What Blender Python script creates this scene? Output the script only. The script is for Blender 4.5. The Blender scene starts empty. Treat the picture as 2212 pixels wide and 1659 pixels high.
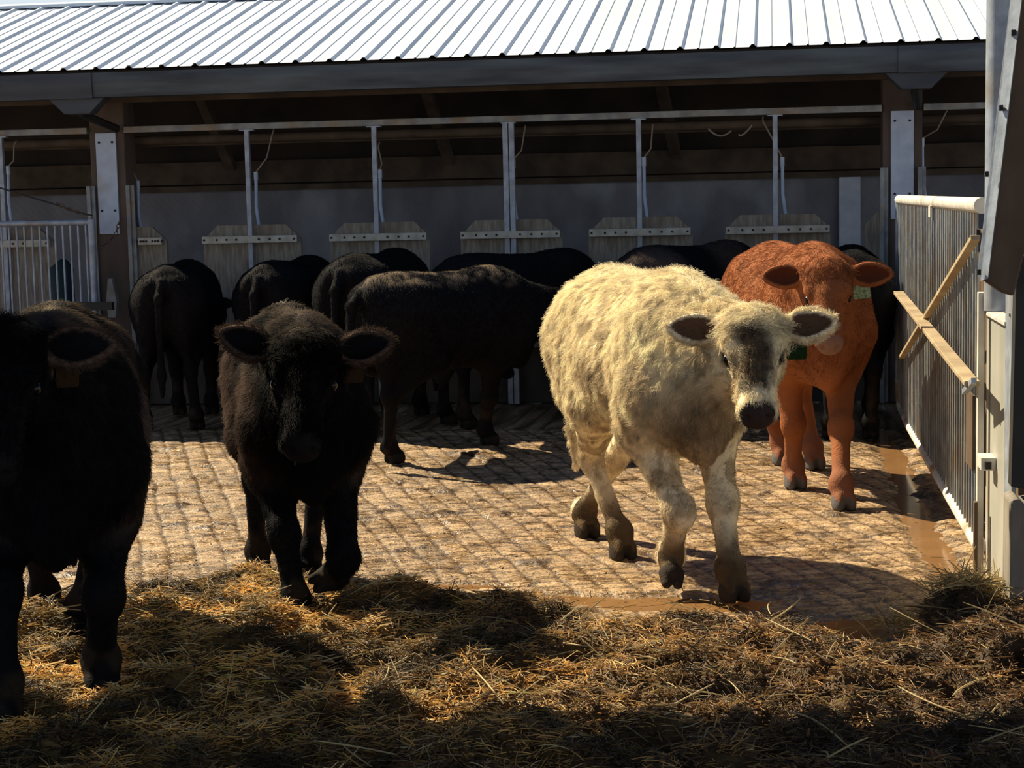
import bpy, math, random
import numpy as np
from mathutils import Vector, Matrix

# ------------------------------------------------------------------ camera, sky, sun, exposure
W, H, FPX, CAMZ = 2212, 1659, 3800.0, 1.55
PITCH, YAW, ROLL = map(math.radians, (6.08, 8.53, 1.25))
scene = bpy.context.scene
COL = scene.collection
fwd = np.array([-math.sin(YAW) * math.cos(PITCH), math.cos(YAW) * math.cos(PITCH), -math.sin(PITCH)])
rt0 = np.array([math.cos(YAW), math.sin(YAW), 0.0])
up0 = np.cross(rt0, fwd)
RT = math.cos(ROLL) * rt0 - math.sin(ROLL) * up0
UP = math.sin(ROLL) * rt0 + math.cos(ROLL) * up0
EYE = np.array([0.0, 0.0, CAMZ])
cd = bpy.data.cameras.new('camera'); cam = bpy.data.objects.new('camera', cd); COL.objects.link(cam)
cd.sensor_fit = 'HORIZONTAL'; cd.sensor_width = 36.0; cd.lens = 36.0 * FPX / W
cd.clip_start = 0.05; cd.clip_end = 200
m = Matrix.Identity(4)
for i in range(3):
    m[i][0] = RT[i]; m[i][1] = UP[i]; m[i][2] = -fwd[i]; m[i][3] = EYE[i]
cam.matrix_world = m
scene.camera = cam

world = bpy.data.worlds.new('sky'); scene.world = world; world.use_nodes = True
wn = world.node_tree; wn.nodes.clear()
wo = wn.nodes.new('ShaderNodeOutputWorld'); wb = wn.nodes.new('ShaderNodeBackground')
wt = wn.nodes.new('ShaderNodeTexCoord'); ws = wn.nodes.new('ShaderNodeSeparateXYZ'); wr = wn.nodes.new('ShaderNodeValToRGB')
wn.links.new(wt.outputs['Generated'], ws.inputs[0]); wn.links.new(ws.outputs['Z'], wr.inputs[0])
wr.color_ramp.elements[0].position = 0.0; wr.color_ramp.elements[0].color = (1.0, 1.0, 1.0, 1)
wr.color_ramp.elements[1].position = 0.5; wr.color_ramp.elements[1].color = (0.12, 0.20, 0.36, 1)
e = wr.color_ramp.elements.new(0.12); e.color = (0.80, 0.90, 1.0, 1)
e = wr.color_ramp.elements.new(0.22); e.color = (0.34, 0.45, 0.62, 1)
wn.links.new(wr.outputs[0], wb.inputs[0]); wb.inputs[1].default_value = 0.88
wn.links.new(wb.outputs[0], wo.inputs[0])

SUN_TRAVEL = Vector((0.88, -0.52, -1.0)).normalized()
sd = bpy.data.lights.new('sun', 'SUN'); sun = bpy.data.objects.new('sun', sd); COL.objects.link(sun)
sun.rotation_euler = (-SUN_TRAVEL).to_track_quat('Z', 'Y').to_euler()
sun.location = (-6, 12, 14); sd.energy = 9.8; sd.angle = math.radians(0.8); sd.color = (1.0, 0.86, 0.61)

scene.view_settings.view_transform = 'Standard'; scene.view_settings.look = 'None'
scene.view_settings.exposure = 0.0; scene.view_settings.gamma = 1.0
scene.view_settings.use_curve_mapping = False

# ------------------------------------------------------------------ helpers
rng = np.random.default_rng(7)

def ray(px, py): return fwd + RT * (px - W / 2) / FPX - UP * (py - H / 2) / FPX
def ground(px, py, z=0.0):
    d = ray(px, py); return EYE + d * ((z - CAMZ) / d[2])
def at_y(px, py, Y):
    d = ray(px, py); return EYE + d * (Y / d[1])
def at_x(px, py, X):
    d = ray(px, py); return EYE + d * (X / d[0])

_T = np.random.default_rng(11).random((32, 32, 32)).astype(np.float32)
def vnoise(P, f=1.0, seed=0):
    Q = np.asarray(P, np.float64) * f + 17.3 * seed + 100
    I = np.floor(Q).astype(np.int64); t = (Q - I); t = t * t * (3 - 2 * t)
    r = 0
    for dx in (0, 1):
        for dy in (0, 1):
            for dz in (0, 1):
                w = (t[:, 0] if dx else 1 - t[:, 0]) * (t[:, 1] if dy else 1 - t[:, 1]) * (t[:, 2] if dz else 1 - t[:, 2])
                r = r + w * _T[(I[:, 0] + dx) % 32, (I[:, 1] + dy) % 32, (I[:, 2] + dz) % 32]
    return r
def fbm(P, f=1.0, seed=0, o=3):
    r = 0; a = 0.5; n = 0
    for k in range(o):
        r = r + a * vnoise(P, f * 2 ** k, seed + k); n += a; a *= 0.5
    return r / n
def sstep(a, b, x):
    t = np.clip((x - a) / (b - a), 0, 1); return t * t * (3 - 2 * t)

def tag(o, label=None, cat=None, group=None, kind=None):
    if label: o['label'] = label
    if cat: o['category'] = cat
    if group: o['group'] = group
    if kind: o['kind'] = kind
    return o
def link(name, me, mats=None, parent=None):
    o = bpy.data.objects.new(name, me); COL.objects.link(o)
    for mm in (mats if isinstance(mats, (list, tuple)) else [mats] if mats else []): me.materials.append(mm)
    if parent: o.parent = parent
    return o
def empty(name, loc=(0, 0, 0), rz=0):
    o = bpy.data.objects.new(name, None); COL.objects.link(o); o.location = loc; o.rotation_euler = (0, 0, rz)
    o.empty_display_size = 0.1; return o
def copy_tree(o, parent=None):
    c = o.copy(); COL.objects.link(c); c.parent = parent
    for ch in [x for x in bpy.data.objects if x.parent is o]: copy_tree(ch, c)
    return c
def np_mesh(name, V, F, smooth=True):
    me = bpy.data.meshes.new(name)
    V = np.asarray(V, np.float32); F = np.asarray(F, np.int32)
    me.vertices.add(len(V)); me.vertices.foreach_set('co', V.ravel())
    k = F.shape[1]
    me.loops.add(F.size); me.loops.foreach_set('vertex_index', F.ravel())
    me.polygons.add(len(F)); me.polygons.foreach_set('loop_start', np.arange(0, F.size, k, dtype=np.int32))
    me.update(calc_edges=True)
    me.polygons.foreach_set('use_smooth', np.full(len(F), smooth, bool))
    me.validate(); return me
def set_col(me, C, name='Col'):
    a = me.attributes.new(name, 'FLOAT_COLOR', 'POINT')
    a.data.foreach_set('color', np.concatenate([C, np.ones((len(C), 1))], 1).astype(np.float32).ravel())

class MB:
    """collects shapes, in parent's coordinates, and links them as one mesh"""
    def __init__(s): s.v = []; s.f = []; s.sm = []
    def add(s, vs, fs, smooth=False):
        n = len(s.v); s.v += [tuple(v) for v in vs]; s.f += [tuple(i + n for i in f) for f in fs]; s.sm += [smooth] * len(fs)
    def box(s, lo, hi):
        x0, y0, z0 = lo; x1, y1, z1 = hi
        s.add([(x0, y0, z0), (x1, y0, z0), (x1, y1, z0), (x0, y1, z0), (x0, y0, z1), (x1, y0, z1), (x1, y1, z1), (x0, y1, z1)],
              [(3, 2, 1, 0), (4, 5, 6, 7), (0, 1, 5, 4), (1, 2, 6, 5), (2, 3, 7, 6), (3, 0, 4, 7)])
        return s
    def bar(s, a, b, w, h, side=(0, 0, 1)):
        a = Vector(a); b = Vector(b); d = (b - a).normalized(); sd_ = Vector(side)
        u = d.cross(sd_)
        if u.length < 1e-4: u = d.cross(Vector((1, 0, 0)))
        u.normalize(); v = u.cross(d).normalized()
        c = [u * (i * w / 2) + v * (j * h / 2) for i, j in ((-1, -1), (1, -1), (1, 1), (-1, 1))]
        s.add([a + k for k in c] + [b + k for k in c], [(0, 1, 2, 3), (7, 6, 5, 4), (0, 4, 5, 1), (1, 5, 6, 2), (2, 6, 7, 3), (3, 7, 4, 0)])
        return s
    def tube(s, pts, r, n=10, caps=True):
        pts = [Vector(p) for p in pts]; R = r if isinstance(r, (list, tuple)) else [r] * len(pts)
        vs = []; fs = []; prev = None
        for i, p in enumerate(pts):
            d = (pts[min(i + 1, len(pts) - 1)] - pts[max(i - 1, 0)]).normalized()
            if prev is None:
                u = d.cross(Vector((0, 0, 1)))
                if u.length < 1e-3: u = d.cross(Vector((1, 0, 0)))
            else: u = prev - d * prev.dot(d)
            u.normalize(); prev = u; v = d.cross(u)
            vs += [p + (u * math.cos(2 * math.pi * k / n) + v * math.sin(2 * math.pi * k / n)) * R[i] for k in range(n)]
        for i in range(len(pts) - 1):
            for k in range(n):
                a = i * n + k; b = i * n + (k + 1) % n; fs.append((a, b, b + n, a + n))
        s.add(vs, fs, True)
        if caps:
            m_ = len(pts) - 1
            s.add(vs[:n], [tuple(range(n - 1, -1, -1))]); s.add(vs[m_ * n:], [tuple(range(n))])
        return s
    def prism(s, poly, ext):
        """poly: 3-d points of a flat outline; ext: extrusion vector"""
        n = len(poly); e_ = Vector(ext)
        s.add([Vector(p) for p in poly] + [Vector(p) + e_ for p in poly],
              [tuple(range(n)), tuple(range(2 * n - 1, n - 1, -1))] + [((i + 1) % n, i, i + n, (i + 1) % n + n) for i in range(n)])
        return s
    def build(s, name, mat_, parent=None, bevel=0.0):
        me = bpy.data.meshes.new(name); me.from_pydata(s.v, [], s.f); me.update()
        me.polygons.foreach_set('use_smooth', s.sm)
        o = link(name, me, mat_, parent)
        if bevel:
            b = o.modifiers.new('bevel', 'BEVEL'); b.width = bevel; b.segments = 2; b.limit_method = 'ANGLE'
        return o

# ------------------------------------------------------------------ materials
def mat(name, c1, c2=None, rough=0.7, metal=0.0, scale=8.0, stretch=(1, 1, 1), bump=0.0, bscale=None, spec=0.4, c3=None, s3=2.0, t3=(0.5, 0.7), detail=4):
    mt = bpy.data.materials.new(name); mt.use_nodes = True; nt = mt.node_tree; b = nt.nodes['Principled BSDF']
    b.inputs['Roughness'].default_value = rough; b.inputs['Metallic'].default_value = metal
    b.inputs['Specular IOR Level'].default_value = spec
    tc = nt.nodes.new('ShaderNodeTexCoord'); mp = nt.nodes.new('ShaderNodeMapping'); mp.inputs['Scale'].default_value = stretch
    nt.links.new(tc.outputs['Object'], mp.inputs[0])
    if c2:
        nz = nt.nodes.new('ShaderNodeTexNoise'); nz.inputs['Scale'].default_value = scale; nz.inputs['Detail'].default_value = detail
        rp = nt.nodes.new('ShaderNodeValToRGB'); rp.color_ramp.elements[0].position = 0.35; rp.color_ramp.elements[1].position = 0.68
        rp.color_ramp.elements[0].color = (*c1, 1); rp.color_ramp.elements[1].color = (*c2, 1)
        nt.links.new(mp.outputs[0], nz.inputs['Vector']); nt.links.new(nz.outputs['Fac'], rp.inputs[0])
        out = rp.outputs[0]
        if c3:
            n3 = nt.nodes.new('ShaderNodeTexNoise'); n3.inputs['Scale'].default_value = s3; n3.inputs['Detail'].default_value = 6
            r3 = nt.nodes.new('ShaderNodeMapRange'); r3.inputs[1].default_value = t3[0]; r3.inputs[2].default_value = t3[1]
            mx = nt.nodes.new('ShaderNodeMixRGB'); mx.inputs[2].default_value = (*c3, 1)
            nt.links.new(mp.outputs[0], n3.inputs['Vector']); nt.links.new(n3.outputs['Fac'], r3.inputs[0])
            nt.links.new(r3.outputs[0], mx.inputs[0]); nt.links.new(out, mx.inputs[1]); out = mx.outputs[0]
        nt.links.new(out, b.inputs['Base Color'])
    else: b.inputs['Base Color'].default_value = (*c1, 1)
    if bump:
        nb = nt.nodes.new('ShaderNodeTexNoise'); nb.inputs['Scale'].default_value = bscale or scale * 3; nb.inputs['Detail'].default_value = 5
        bp = nt.nodes.new('ShaderNodeBump'); bp.inputs['Strength'].default_value = bump; bp.inputs['Distance'].default_value = 0.01
        nt.links.new(mp.outputs[0], nb.inputs['Vector']); nt.links.new(nb.outputs['Fac'], bp.inputs['Height']); nt.links.new(bp.outputs[0], b.inputs['Normal'])
    return mt
M = dict(
    roof=mat('white_sheet_metal', (0.60, 0.65, 0.70), (0.72, 0.76, 0.80), 0.5, 0.0, 1.5, (1, .3, 1)),
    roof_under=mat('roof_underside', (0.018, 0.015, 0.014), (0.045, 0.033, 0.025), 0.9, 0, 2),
    fascia=mat('painted_fascia', (0.030, 0.034, 0.044), (0.055, 0.062, 0.075), 0.55, 0.0, 3, (.5, 1, 3), 0.1, 30),
    gutter=mat('weathered_gutter', (0.032, 0.037, 0.047), (0.085, 0.105, 0.115), 0.45, 0.3, 2.5, (.5, 1, 4), 0.1, 30),
    galv=mat('galvanised_steel', (0.24, 0.28, 0.34), (0.38, 0.43, 0.51), 0.5, 0.35, 14, (1, 1, 1), 0.08, 60, c3=(0.26, 0.22, 0.16), s3=3, t3=(.52, .8)),
    galvdirty=mat('dirty_galvanised_steel', (0.19, 0.21, 0.23), (0.34, 0.36, 0.35), 0.6, 0.25, 10, (1, 1, 1), 0.15, 40, c3=(0.24, 0.17, 0.10), s3=4, t3=(.5, .75)),
    plate=mat('galvanised_cover', (0.36, 0.43, 0.55), (0.46, 0.53, 0.64), 0.5, 0.3, 10, (1, 1, 1), 0.05, 60, c3=(0.33, 0.26, 0.17), s3=1.6, t3=(.56, .72)),
    wood=mat('grey_feed_board', (0.17, 0.15, 0.12), (0.30, 0.27, 0.22), 0.8, 0, 9, (6, 6, .8), 0.2, 30, c3=(0.13, 0.085, 0.055), s3=2.5, t3=(.55, .75)),
    strap=mat('steel_strap', (0.28, 0.27, 0.22), (0.42, 0.42, 0.38), 0.5, 0.3, 12, (1, 1, 1), 0.1, 40),
    dark=mat('dark_hole', (0.015, 0.012, 0.01)),
    brown=mat('old_timber', (0.05, 0.036, 0.026), (0.105, 0.08, 0.057), 0.85, 0, 5, (1, 1, 1), 0.2, 20),
    colmn=mat('stained_column', (0.06, 0.045, 0.038), (0.13, 0.095, 0.075), 0.8, 0, 4, (1, 1, .4), 0.2, 20),
    pvc=mat('blue_plastic_pipe', (0.30, 0.42, 0.62), (0.40, 0.52, 0.70), 0.4, 0, 8),
    hose=mat('dusty_hose', (0.22, 0.19, 0.15), (0.30, 0.26, 0.20), 0.8, 0, 10),
    black=mat('black_rubber', (0.012, 0.012, 0.013), (0.03, 0.028, 0.026), 0.6, 0, 5),
    rail=mat('rusty_white_rail', (0.55, 0.52, 0.46), (0.74, 0.71, 0.64), 0.5, 0.1, 8, (1, 1, 1), 0.1, 40, c3=(0.40, 0.20, 0.09), s3=2.6, t3=(.56, .7)),
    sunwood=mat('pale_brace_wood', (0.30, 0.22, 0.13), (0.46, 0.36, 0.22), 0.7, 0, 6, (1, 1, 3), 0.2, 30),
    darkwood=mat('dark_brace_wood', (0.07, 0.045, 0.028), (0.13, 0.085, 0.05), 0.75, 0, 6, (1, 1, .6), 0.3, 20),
    cream=mat('cream_sheet', (0.34, 0.34, 0.30), (0.50, 0.49, 0.43), 0.5, 0.2, 3, (1, 1, .4), 0.05, 30, c3=(0.30, 0.23, 0.13), s3=3, t3=(.58, .75)),
    concrete=mat('stained_concrete', (0.17, 0.15, 0.12), (0.32, 0.29, 0.24), 0.85, 0, 5, (1, 1, .5), 0.5, 25, c3=(0.08, 0.06, 0.045), s3=6, t3=(.52, .7)),
    plinth=mat('feed_kerb_concrete', (0.05, 0.043, 0.034), (0.10, 0.085, 0.065), 0.9, 0, 3, (1, 1, 1), 0.3, 20),
    eye=mat('dark_eye', (0.006, 0.004, 0.003), rough=0.18, spec=0.3),
    taggreen=mat('green_ear_tag', (0.10, 0.16, 0.06), (0.36, 0.46, 0.26), 0.5, 0, 70, detail=2),
    tagdark=mat('dark_green_ear_tag', (0.014, 0.028, 0.010), (0.024, 0.044, 0.014), 0.9, 0, 60, spec=0.0),
    tagbrown=mat('amber_ear_tag', (0.03, 0.016, 0.008), (0.045, 0.024, 0.011), 0.9, 0, 60, spec=0.0),
)
def attr_mat(name, rough=0.7, spec=0.3, bump=0.0, bscale=60, translucent=0.0, wet=False):
    mt = bpy.data.materials.new(name); mt.use_nodes = True; nt = mt.node_tree; b = nt.nodes['Principled BSDF']
    a = nt.nodes.new('ShaderNodeAttribute'); a.attribute_name = 'Col'
    nt.links.new(a.outputs['Color'], b.inputs['Base Color'])
    b.inputs['Roughness'].default_value = rough; b.inputs['Specular IOR Level'].default_value = spec
    if wet:
        g = nt.nodes.new('ShaderNodeAttribute'); g.attribute_name = 'Rgh'; nt.links.new(g.outputs['Fac'], b.inputs['Roughness'])
    if bump:
        tc = nt.nodes.new('ShaderNodeTexCoord'); nb = nt.nodes.new('ShaderNodeTexNoise'); nb.inputs['Scale'].default_value = bscale; nb.inputs['Detail'].default_value = 5
        bp = nt.nodes.new('ShaderNodeBump'); bp.inputs['Strength'].default_value = bump; bp.inputs['Distance'].default_value = 0.008
        nt.links.new(tc.outputs['Object'], nb.inputs['Vector']); nt.links.new(nb.outputs['Fac'], bp.inputs['Height']); nt.links.new(bp.outputs[0], b.inputs['Normal'])
    if translucent:
        t = nt.nodes.new('ShaderNodeBsdfTranslucent'); nt.links.new(a.outputs['Color'], t.inputs['Color'])
        mx = nt.nodes.new('ShaderNodeMixShader'); mx.inputs[0].default_value = translucent
        nt.links.new(b.outputs[0], mx.inputs[1]); nt.links.new(t.outputs[0], mx.inputs[2]); nt.links.new(mx.outputs[0], nt.nodes['Material Output'].inputs['Surface'])
    return mt
M['skin'] = attr_mat('hide', 0.75, 0.04, 0.5, 90)
M['fur'] = attr_mat('coat_hair', 0.6, 0.05, translucent=0.16)
M['strand'] = attr_mat('straw_stem', 0.5, 0.35, translucent=0.2)
M['bed'] = attr_mat('trodden_bedding', 0.75, 0.3, 1.0, 70)
M['floor'] = attr_mat('muddy_paving', 0.6, 0.5, 1.0, 75, wet=True)
nt = M['floor'].node_tree; tc = nt.nodes.new('ShaderNodeTexCoord'); mp = nt.nodes.new('ShaderNodeMapping'); mp.inputs['Scale'].default_value = (1, 1.5, 1)
n1_ = nt.nodes.new('ShaderNodeTexNoise'); n1_.inputs['Scale'].default_value = 42; n1_.inputs['Detail'].default_value = 6; n1_.inputs['Roughness'].default_value = .7
rp = nt.nodes.new('ShaderNodeValToRGB'); rp.color_ramp.elements[0].position = .40; rp.color_ramp.elements[0].color = (.30, .24, .18, 1); rp.color_ramp.elements[1].position = .54; rp.color_ramp.elements[1].color = (1.12, 1.12, 1.12, 1)
mx = nt.nodes.new('ShaderNodeMixRGB'); mx.blend_type = 'MULTIPLY'; mx.inputs[0].default_value = .8; b_ = nt.nodes['Principled BSDF']
cs_ = b_.inputs['Base Color'].links[0].from_socket; nt.links.new(tc.outputs['Object'], mp.inputs[0]); nt.links.new(mp.outputs[0], n1_.inputs['Vector']); nt.links.new(n1_.outputs['Fac'], rp.inputs[0])
nt.links.new(cs_, mx.inputs[1]); nt.links.new(rp.outputs[0], mx.inputs[2]); nt.links.new(mx.outputs[0], b_.inputs['Base Color'])

def curves_obj(name, P, radii, C, material, parent=None):
    """P (n,k,3) strands, radii (n,k), C (n,3)"""
    n, k, _ = P.shape
    cu = bpy.data.hair_curves.new(name); cu.add_curves([k] * n)
    cu.attributes['position'].data.foreach_set('vector', P.astype(np.float32).ravel())
    ra = cu.attributes.get('radius') or cu.attributes.new('radius', 'FLOAT', 'POINT')
    ra.data.foreach_set('value', radii.astype(np.float32).ravel())
    ca = cu.attributes.new('Col', 'FLOAT_COLOR', 'CURVE')
    ca.data.foreach_set('color', np.concatenate([C, np.ones((n, 1))], 1).astype(np.float32).ravel())
    cu.materials.append(material)
    o = bpy.data.objects.new(name, cu); COL.objects.link(o)
    if parent: o.parent = parent
    return o

# ------------------------------------------------------------------ the yard floor
EDGE = np.array([(-60, 1300), (150, 1290), (420, 1290), (480, 1262), (560, 1235), (700, 1255), (880, 1275), (1000, 1300), (1130, 1288), (1230, 1330), (1320, 1350),
                 (1450, 1330), (1600, 1345), (1700, 1335), (1800, 1385), (1900, 1412), (1960, 1395), (2000, 1335), (2100, 1312), (2220, 1330)], float)
EDGEW = np.array([ground(x, y, 0.02)[:2] for x, y in EDGE])
GUT = np.array([ground(x, y)[:2] for x, y in [(1880, 920), (1918, 960), (1950, 1020), (1968, 1085), (2003, 1150), (2028, 1200), (2062, 1262), (2085, 1320)]])
def seg_dist(P, line):
    d = np.full(len(P), 9.0)
    for a, b in zip(line[:-1], line[1:]):
        ab = b - a; t = np.clip(((P - a) @ ab) / (ab @ ab), 0, 1)
        d = np.minimum(d, np.linalg.norm(P - (a + t[:, None] * ab), axis=1))
    return d
PUD = [(ground(1915, 1352)[:2], (0.28, 0.22)), (ground(1480, 1298)[:2], (0.44, 0.13)), (ground(1240, 1290)[:2], (0.28, 0.09)), (ground(1950, 1395)[:2], (.25, .18)), (ground(990, 1262)[:2], (.28, .045)), (ground(840,1256)[:2], (.2, .04))]
def pud_mask(P):
    r = np.zeros(len(P))
    for c, (rx, ry) in PUD:
        q = np.sqrt(((P[:, 0] - c[0]) / rx) ** 2 + ((P[:, 1] - c[1]) / ry) ** 2); r = np.maximum(r, sstep(1.5, 0.3, q))
    return r
xs = np.concatenate([np.arange(-14, -5, .5), np.arange(-5, 1.6, .0125), np.arange(1.6, 9, .4)])
ys = np.concatenate([np.arange(-4, 5.8, .4), np.arange(5.8, 11.6, .0125), np.arange(11.6, 20, .3)])
GX, GY = np.meshgrid(xs, ys, indexing='ij'); P2 = np.stack([GX.ravel(), GY.ravel()], 1)
P3 = np.concatenate([P2, np.zeros((len(P2), 1))], 1)
ja = math.radians(21.6); ju = np.array([math.cos(ja), math.sin(ja)]); jv = np.array([-math.sin(ja), math.cos(ja)])
wob = (vnoise(P3, 3, 1) - .5) * .03
cu_ = (P2 @ ju + wob) / 0.118; iu = np.floor(cu_)
cv_ = (P2 @ jv + (vnoise(P3, 3, 2) - .5) * .03) / 0.088 + np.modf(np.abs(np.sin(iu * 91.7) * 4375.85))[0]; iv = np.floor(cv_)
fu, fv = cu_ - iu, cv_ - iv
ju_ = 1 - sstep(.002, .013, np.minimum(fu, 1 - fu) * .118); jv_ = (1 - sstep(.002, .013, np.minimum(fv, 1 - fv) * .088)) * sstep(.35, .55, fbm(P3, 9, 61, 2) + .12)
joint = np.maximum(ju_, jv_ * .75)
hsh = np.modf(np.abs(np.sin(iu * 12.9898 + iv * 78.233) * 43758.5453))[0]
hs2 = np.modf(np.abs(np.sin(iu * 39.34 + iv * 11.135) * 24634.63))[0]
gd = seg_dist(P2, GUT); gm = sstep(.15, .02, gd + (vnoise(P3, 9, 4) - .5) * .05); pm = pud_mask(P2)
mud = fbm(P3 * (1, 1, 1), 14, 5, 3); big = fbm(P3, 1.1, 9, 3)
Z = -joint * 0.006 + (hsh - .5) * .004 + (mud - .5) * .009 + (fu - .5) * (hs2 - .5) * .004 - gm * .028 - pm * .020 + (fbm(P3, 2.5, 3, 2) - .5) * .008
clump = sstep(.64, .76, fbm(P3, 6, 21, 4)); Z += clump * .012
far = (P2[:, 1] > 11.6) | (P2[:, 1] < 5.8) | (P2[:, 0] < -5) | (P2[:, 0] > 1.6)
Z[far] = -0.012
base = np.array([0.45, 0.30, 0.16])[None] * (0.74 + 0.42 * hsh[:, None]) * (0.70 + .6 * mud[:, None])
dirt = np.array([0.085, 0.05, 0.024])
dm = np.clip(joint * .95 + clump * .75 + sstep(.52, .66, fbm(P3 * (1, 2.2, 1), 17, 31, 3)) * .7 + sstep(.5, .3, mud) * .45, 0, 1)
C = base * (1 - dm[:, None]) + dirt * dm[:, None]
damp = np.clip(sstep(.35, .7, big) * .5 + pm * .8 + gm * .7, 0, 1)
C *= (1 - .35 * damp[:, None])
wetr = np.clip(0.62 - .35 * sstep(.45, .65, fbm(P3, 9, 41, 3)) - .3 * pm - .15 * joint + (fbm(P3, 30, 45, 2) - .5) * .3, .12, .9)
V = np.stack([P2[:, 0], P2[:, 1], Z], 1)
nx, ny = len(xs), len(ys); ii = (np.arange(nx - 1)[:, None] * ny + np.arange(ny - 1)[None]).ravel()
me = np_mesh('floor', V, np.stack([ii, ii + ny, ii + ny + 1, ii + 1], 1)); set_col(me, C)
ra_ = me.attributes.new('Rgh', 'FLOAT', 'POINT'); ra_.data.foreach_set('value', wetr.astype(np.float32))
tag(link('floor', me, M['floor']), kind='structure')

water = mat('brown_water', (0.22, 0.115, 0.045), (0.27, 0.145, 0.06), 0.10, 0, 4, spec=0.4, bump=0.03, bscale=25)
def strip(name, line, w, z, label):
    vs, fs = [], []
    for i, p in enumerate(line):
        d = line[min(i + 1, len(line) - 1)] - line[max(i - 1, 0)]; d = d / np.linalg.norm(d); n = np.array([-d[1], d[0]])
        vs += [(*(p - n * w), z), (*(p + n * w), z)]
        if i: fs.append((2 * i - 2, 2 * i - 1, 2 * i + 1, 2 * i)[::-1])
    b = MB(); b.add(vs, fs); return tag(b.build(name, water), label, 'puddle')
strip('puddle', GUT, .15, -.021, 'long narrow brown puddle lying in the drain channel beside the barred gate')
def blob(c, rx, ry, z, label, k=1.35):
    b = MB(); n = 40
    b.add([(c[0] + k * rx * math.cos(2 * math.pi * i / n), c[1] + k * ry * math.sin(2 * math.pi * i / n), z) for i in range(n)], [tuple(range(n))])
    tag(b.build('puddle', water), label, 'puddle')
PL = ['dark puddle of muddy water by the bedding in front of the gate post', 'wide shallow brown puddle under the front hooves of the cream calf',
      'thin brown puddle at the bedding edge left of the cream calf', None, 'narrow muddy puddle beyond the bedding right of the front black calf', None]
for (c, (rx, ry)), l in zip(PUD, PL):
    if l: blob(c, rx, ry, -.0125 if rx < .3 and ry < .1 else -.0135, l)

# ------------------------------------------------------------------ the feed barn across the yard
EY, EZ, TN, RY = 12.3, 2.535, 0.285, 15.0
RZ = EZ + TN * (RY - EY)
barn = empty('barn', (0, 12.3, 0))
tag(barn, 'long open-fronted feed barn with white ribbed metal roof across the yard', 'barn')
OFF = Vector((0, -12.3, 0))
class B2(MB):
    def build(s, name, mat_, parent=None, bevel=0.0, off=OFF):
        s.v = [tuple(Vector(v) + off) for v in s.v]; return MB.build(s, name, mat_, parent, bevel)
X0, X1 = -11.0, 5.0
prof = []; x = X0; k = 0
while x < X1:
    big_ = (k % 2 == 0); w_, h_ = (.026, .019) if big_ else (.010, .006)
    prof += [(x - w_, 0), (x - w_ * .35, h_), (x + w_ * .35, h_), (x + w_, 0)]; x += 0.1235; k += 1
b = B2(); vs = []; fs = []
NS = np.array([0, -TN, 1]); NS /= np.linalg.norm(NS)
for (px_, h_) in prof:
    for (yy, zz) in ((EY - .02, EZ - .006), (RY, RZ)): vs.append((px_, yy + NS[1] * h_, zz + NS[2] * h_))
for i in range(len(prof) - 1): fs.append((2 * i, 2 * i + 2, 2 * i + 3, 2 * i + 1))
b.add(vs, fs)
rf = b.build('roof', M['roof'], barn); sm = rf.modifiers.new('thickness', 'SOLIDIFY'); sm.thickness = 0.002
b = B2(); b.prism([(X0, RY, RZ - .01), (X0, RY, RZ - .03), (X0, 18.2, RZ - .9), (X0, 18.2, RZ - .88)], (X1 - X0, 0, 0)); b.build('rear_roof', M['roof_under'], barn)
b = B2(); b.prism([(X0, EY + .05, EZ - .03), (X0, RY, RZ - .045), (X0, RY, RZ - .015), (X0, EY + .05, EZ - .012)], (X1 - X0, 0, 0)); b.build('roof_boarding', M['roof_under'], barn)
b = B2(); b.prism([(X0, RY - .14, RZ - .025), (X0, RY, RZ + .005), (X0, RY + .14, RZ - .03), (X0, RY + .14, RZ - .0), (X0, RY, RZ + .032), (X0, RY - .14, RZ + .0)], (X1 - X0, 0, 0)); b.build('ridge_cap', mat('pale_blue_ridge', (0.42, 0.50, 0.60), (0.50, 0.58, 0.68), 0.5), barn)
# fascia / gutter: dark face below the sheets, in three lengths with a lap
def fasc(x0, x1, y, mt_, zt=2.505, zb=2.325):
    b = B2(); b.prism([(x0, y, zb), (x0, y + .16, zb), (x0, y + .16, zt), (x0, y - .01, zt), (x0, y - .012, zt - .06)], (x1 - x0, 0, 0)); return b.build('gutter', mt_, barn)
fasc(X0, -4.87, 12.30, M['fascia']); fasc(-4.87, .84, 12.315, M['gutter'], 2.505, 2.330); fasc(.84, X1, 12.30, M['gutter'])
for xc in (-5.03, .94):
    b = B2(); b.prism([(xc - .19, 12.33, 2.33), (xc - .07, 12.33, 2.215), (xc + .12, 12.33, 2.215), (xc + .24, 12.33, 2.33)], (0, .14, 0)); b.build('gutter_outlet', M['fascia'], barn, .006)
    b = B2(); b.tube([(xc + .02, 12.42, 2.23), (xc + .04, 12.6, 2.19), (xc + .08, 12.96, 2.13)], .032); b.build('downpipe', M['black'], barn)
COLX = (-5.055, 0.92)
for xc in COLX:
    b = B2(); b.box((xc - .14, 13.02, 0), (xc + .14, 13.26, 2.69)); c_ = b.build('column', M['colmn'], barn, .01)
    b = B2(); b.box((xc - .083, 13.0, 1.33), (xc + .078, 13.018, 2.10)); p_ = b.build('cover_plate', M['plate'], c_)
    for dx in (-.055, .05):
        for zz in (2.03, 1.51): b = B2(); b.tube([(xc + dx, 12.992, zz), (xc + dx, 13.0, zz)], .009, 8); b.build('bolt', M['dark'], c_)
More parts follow.
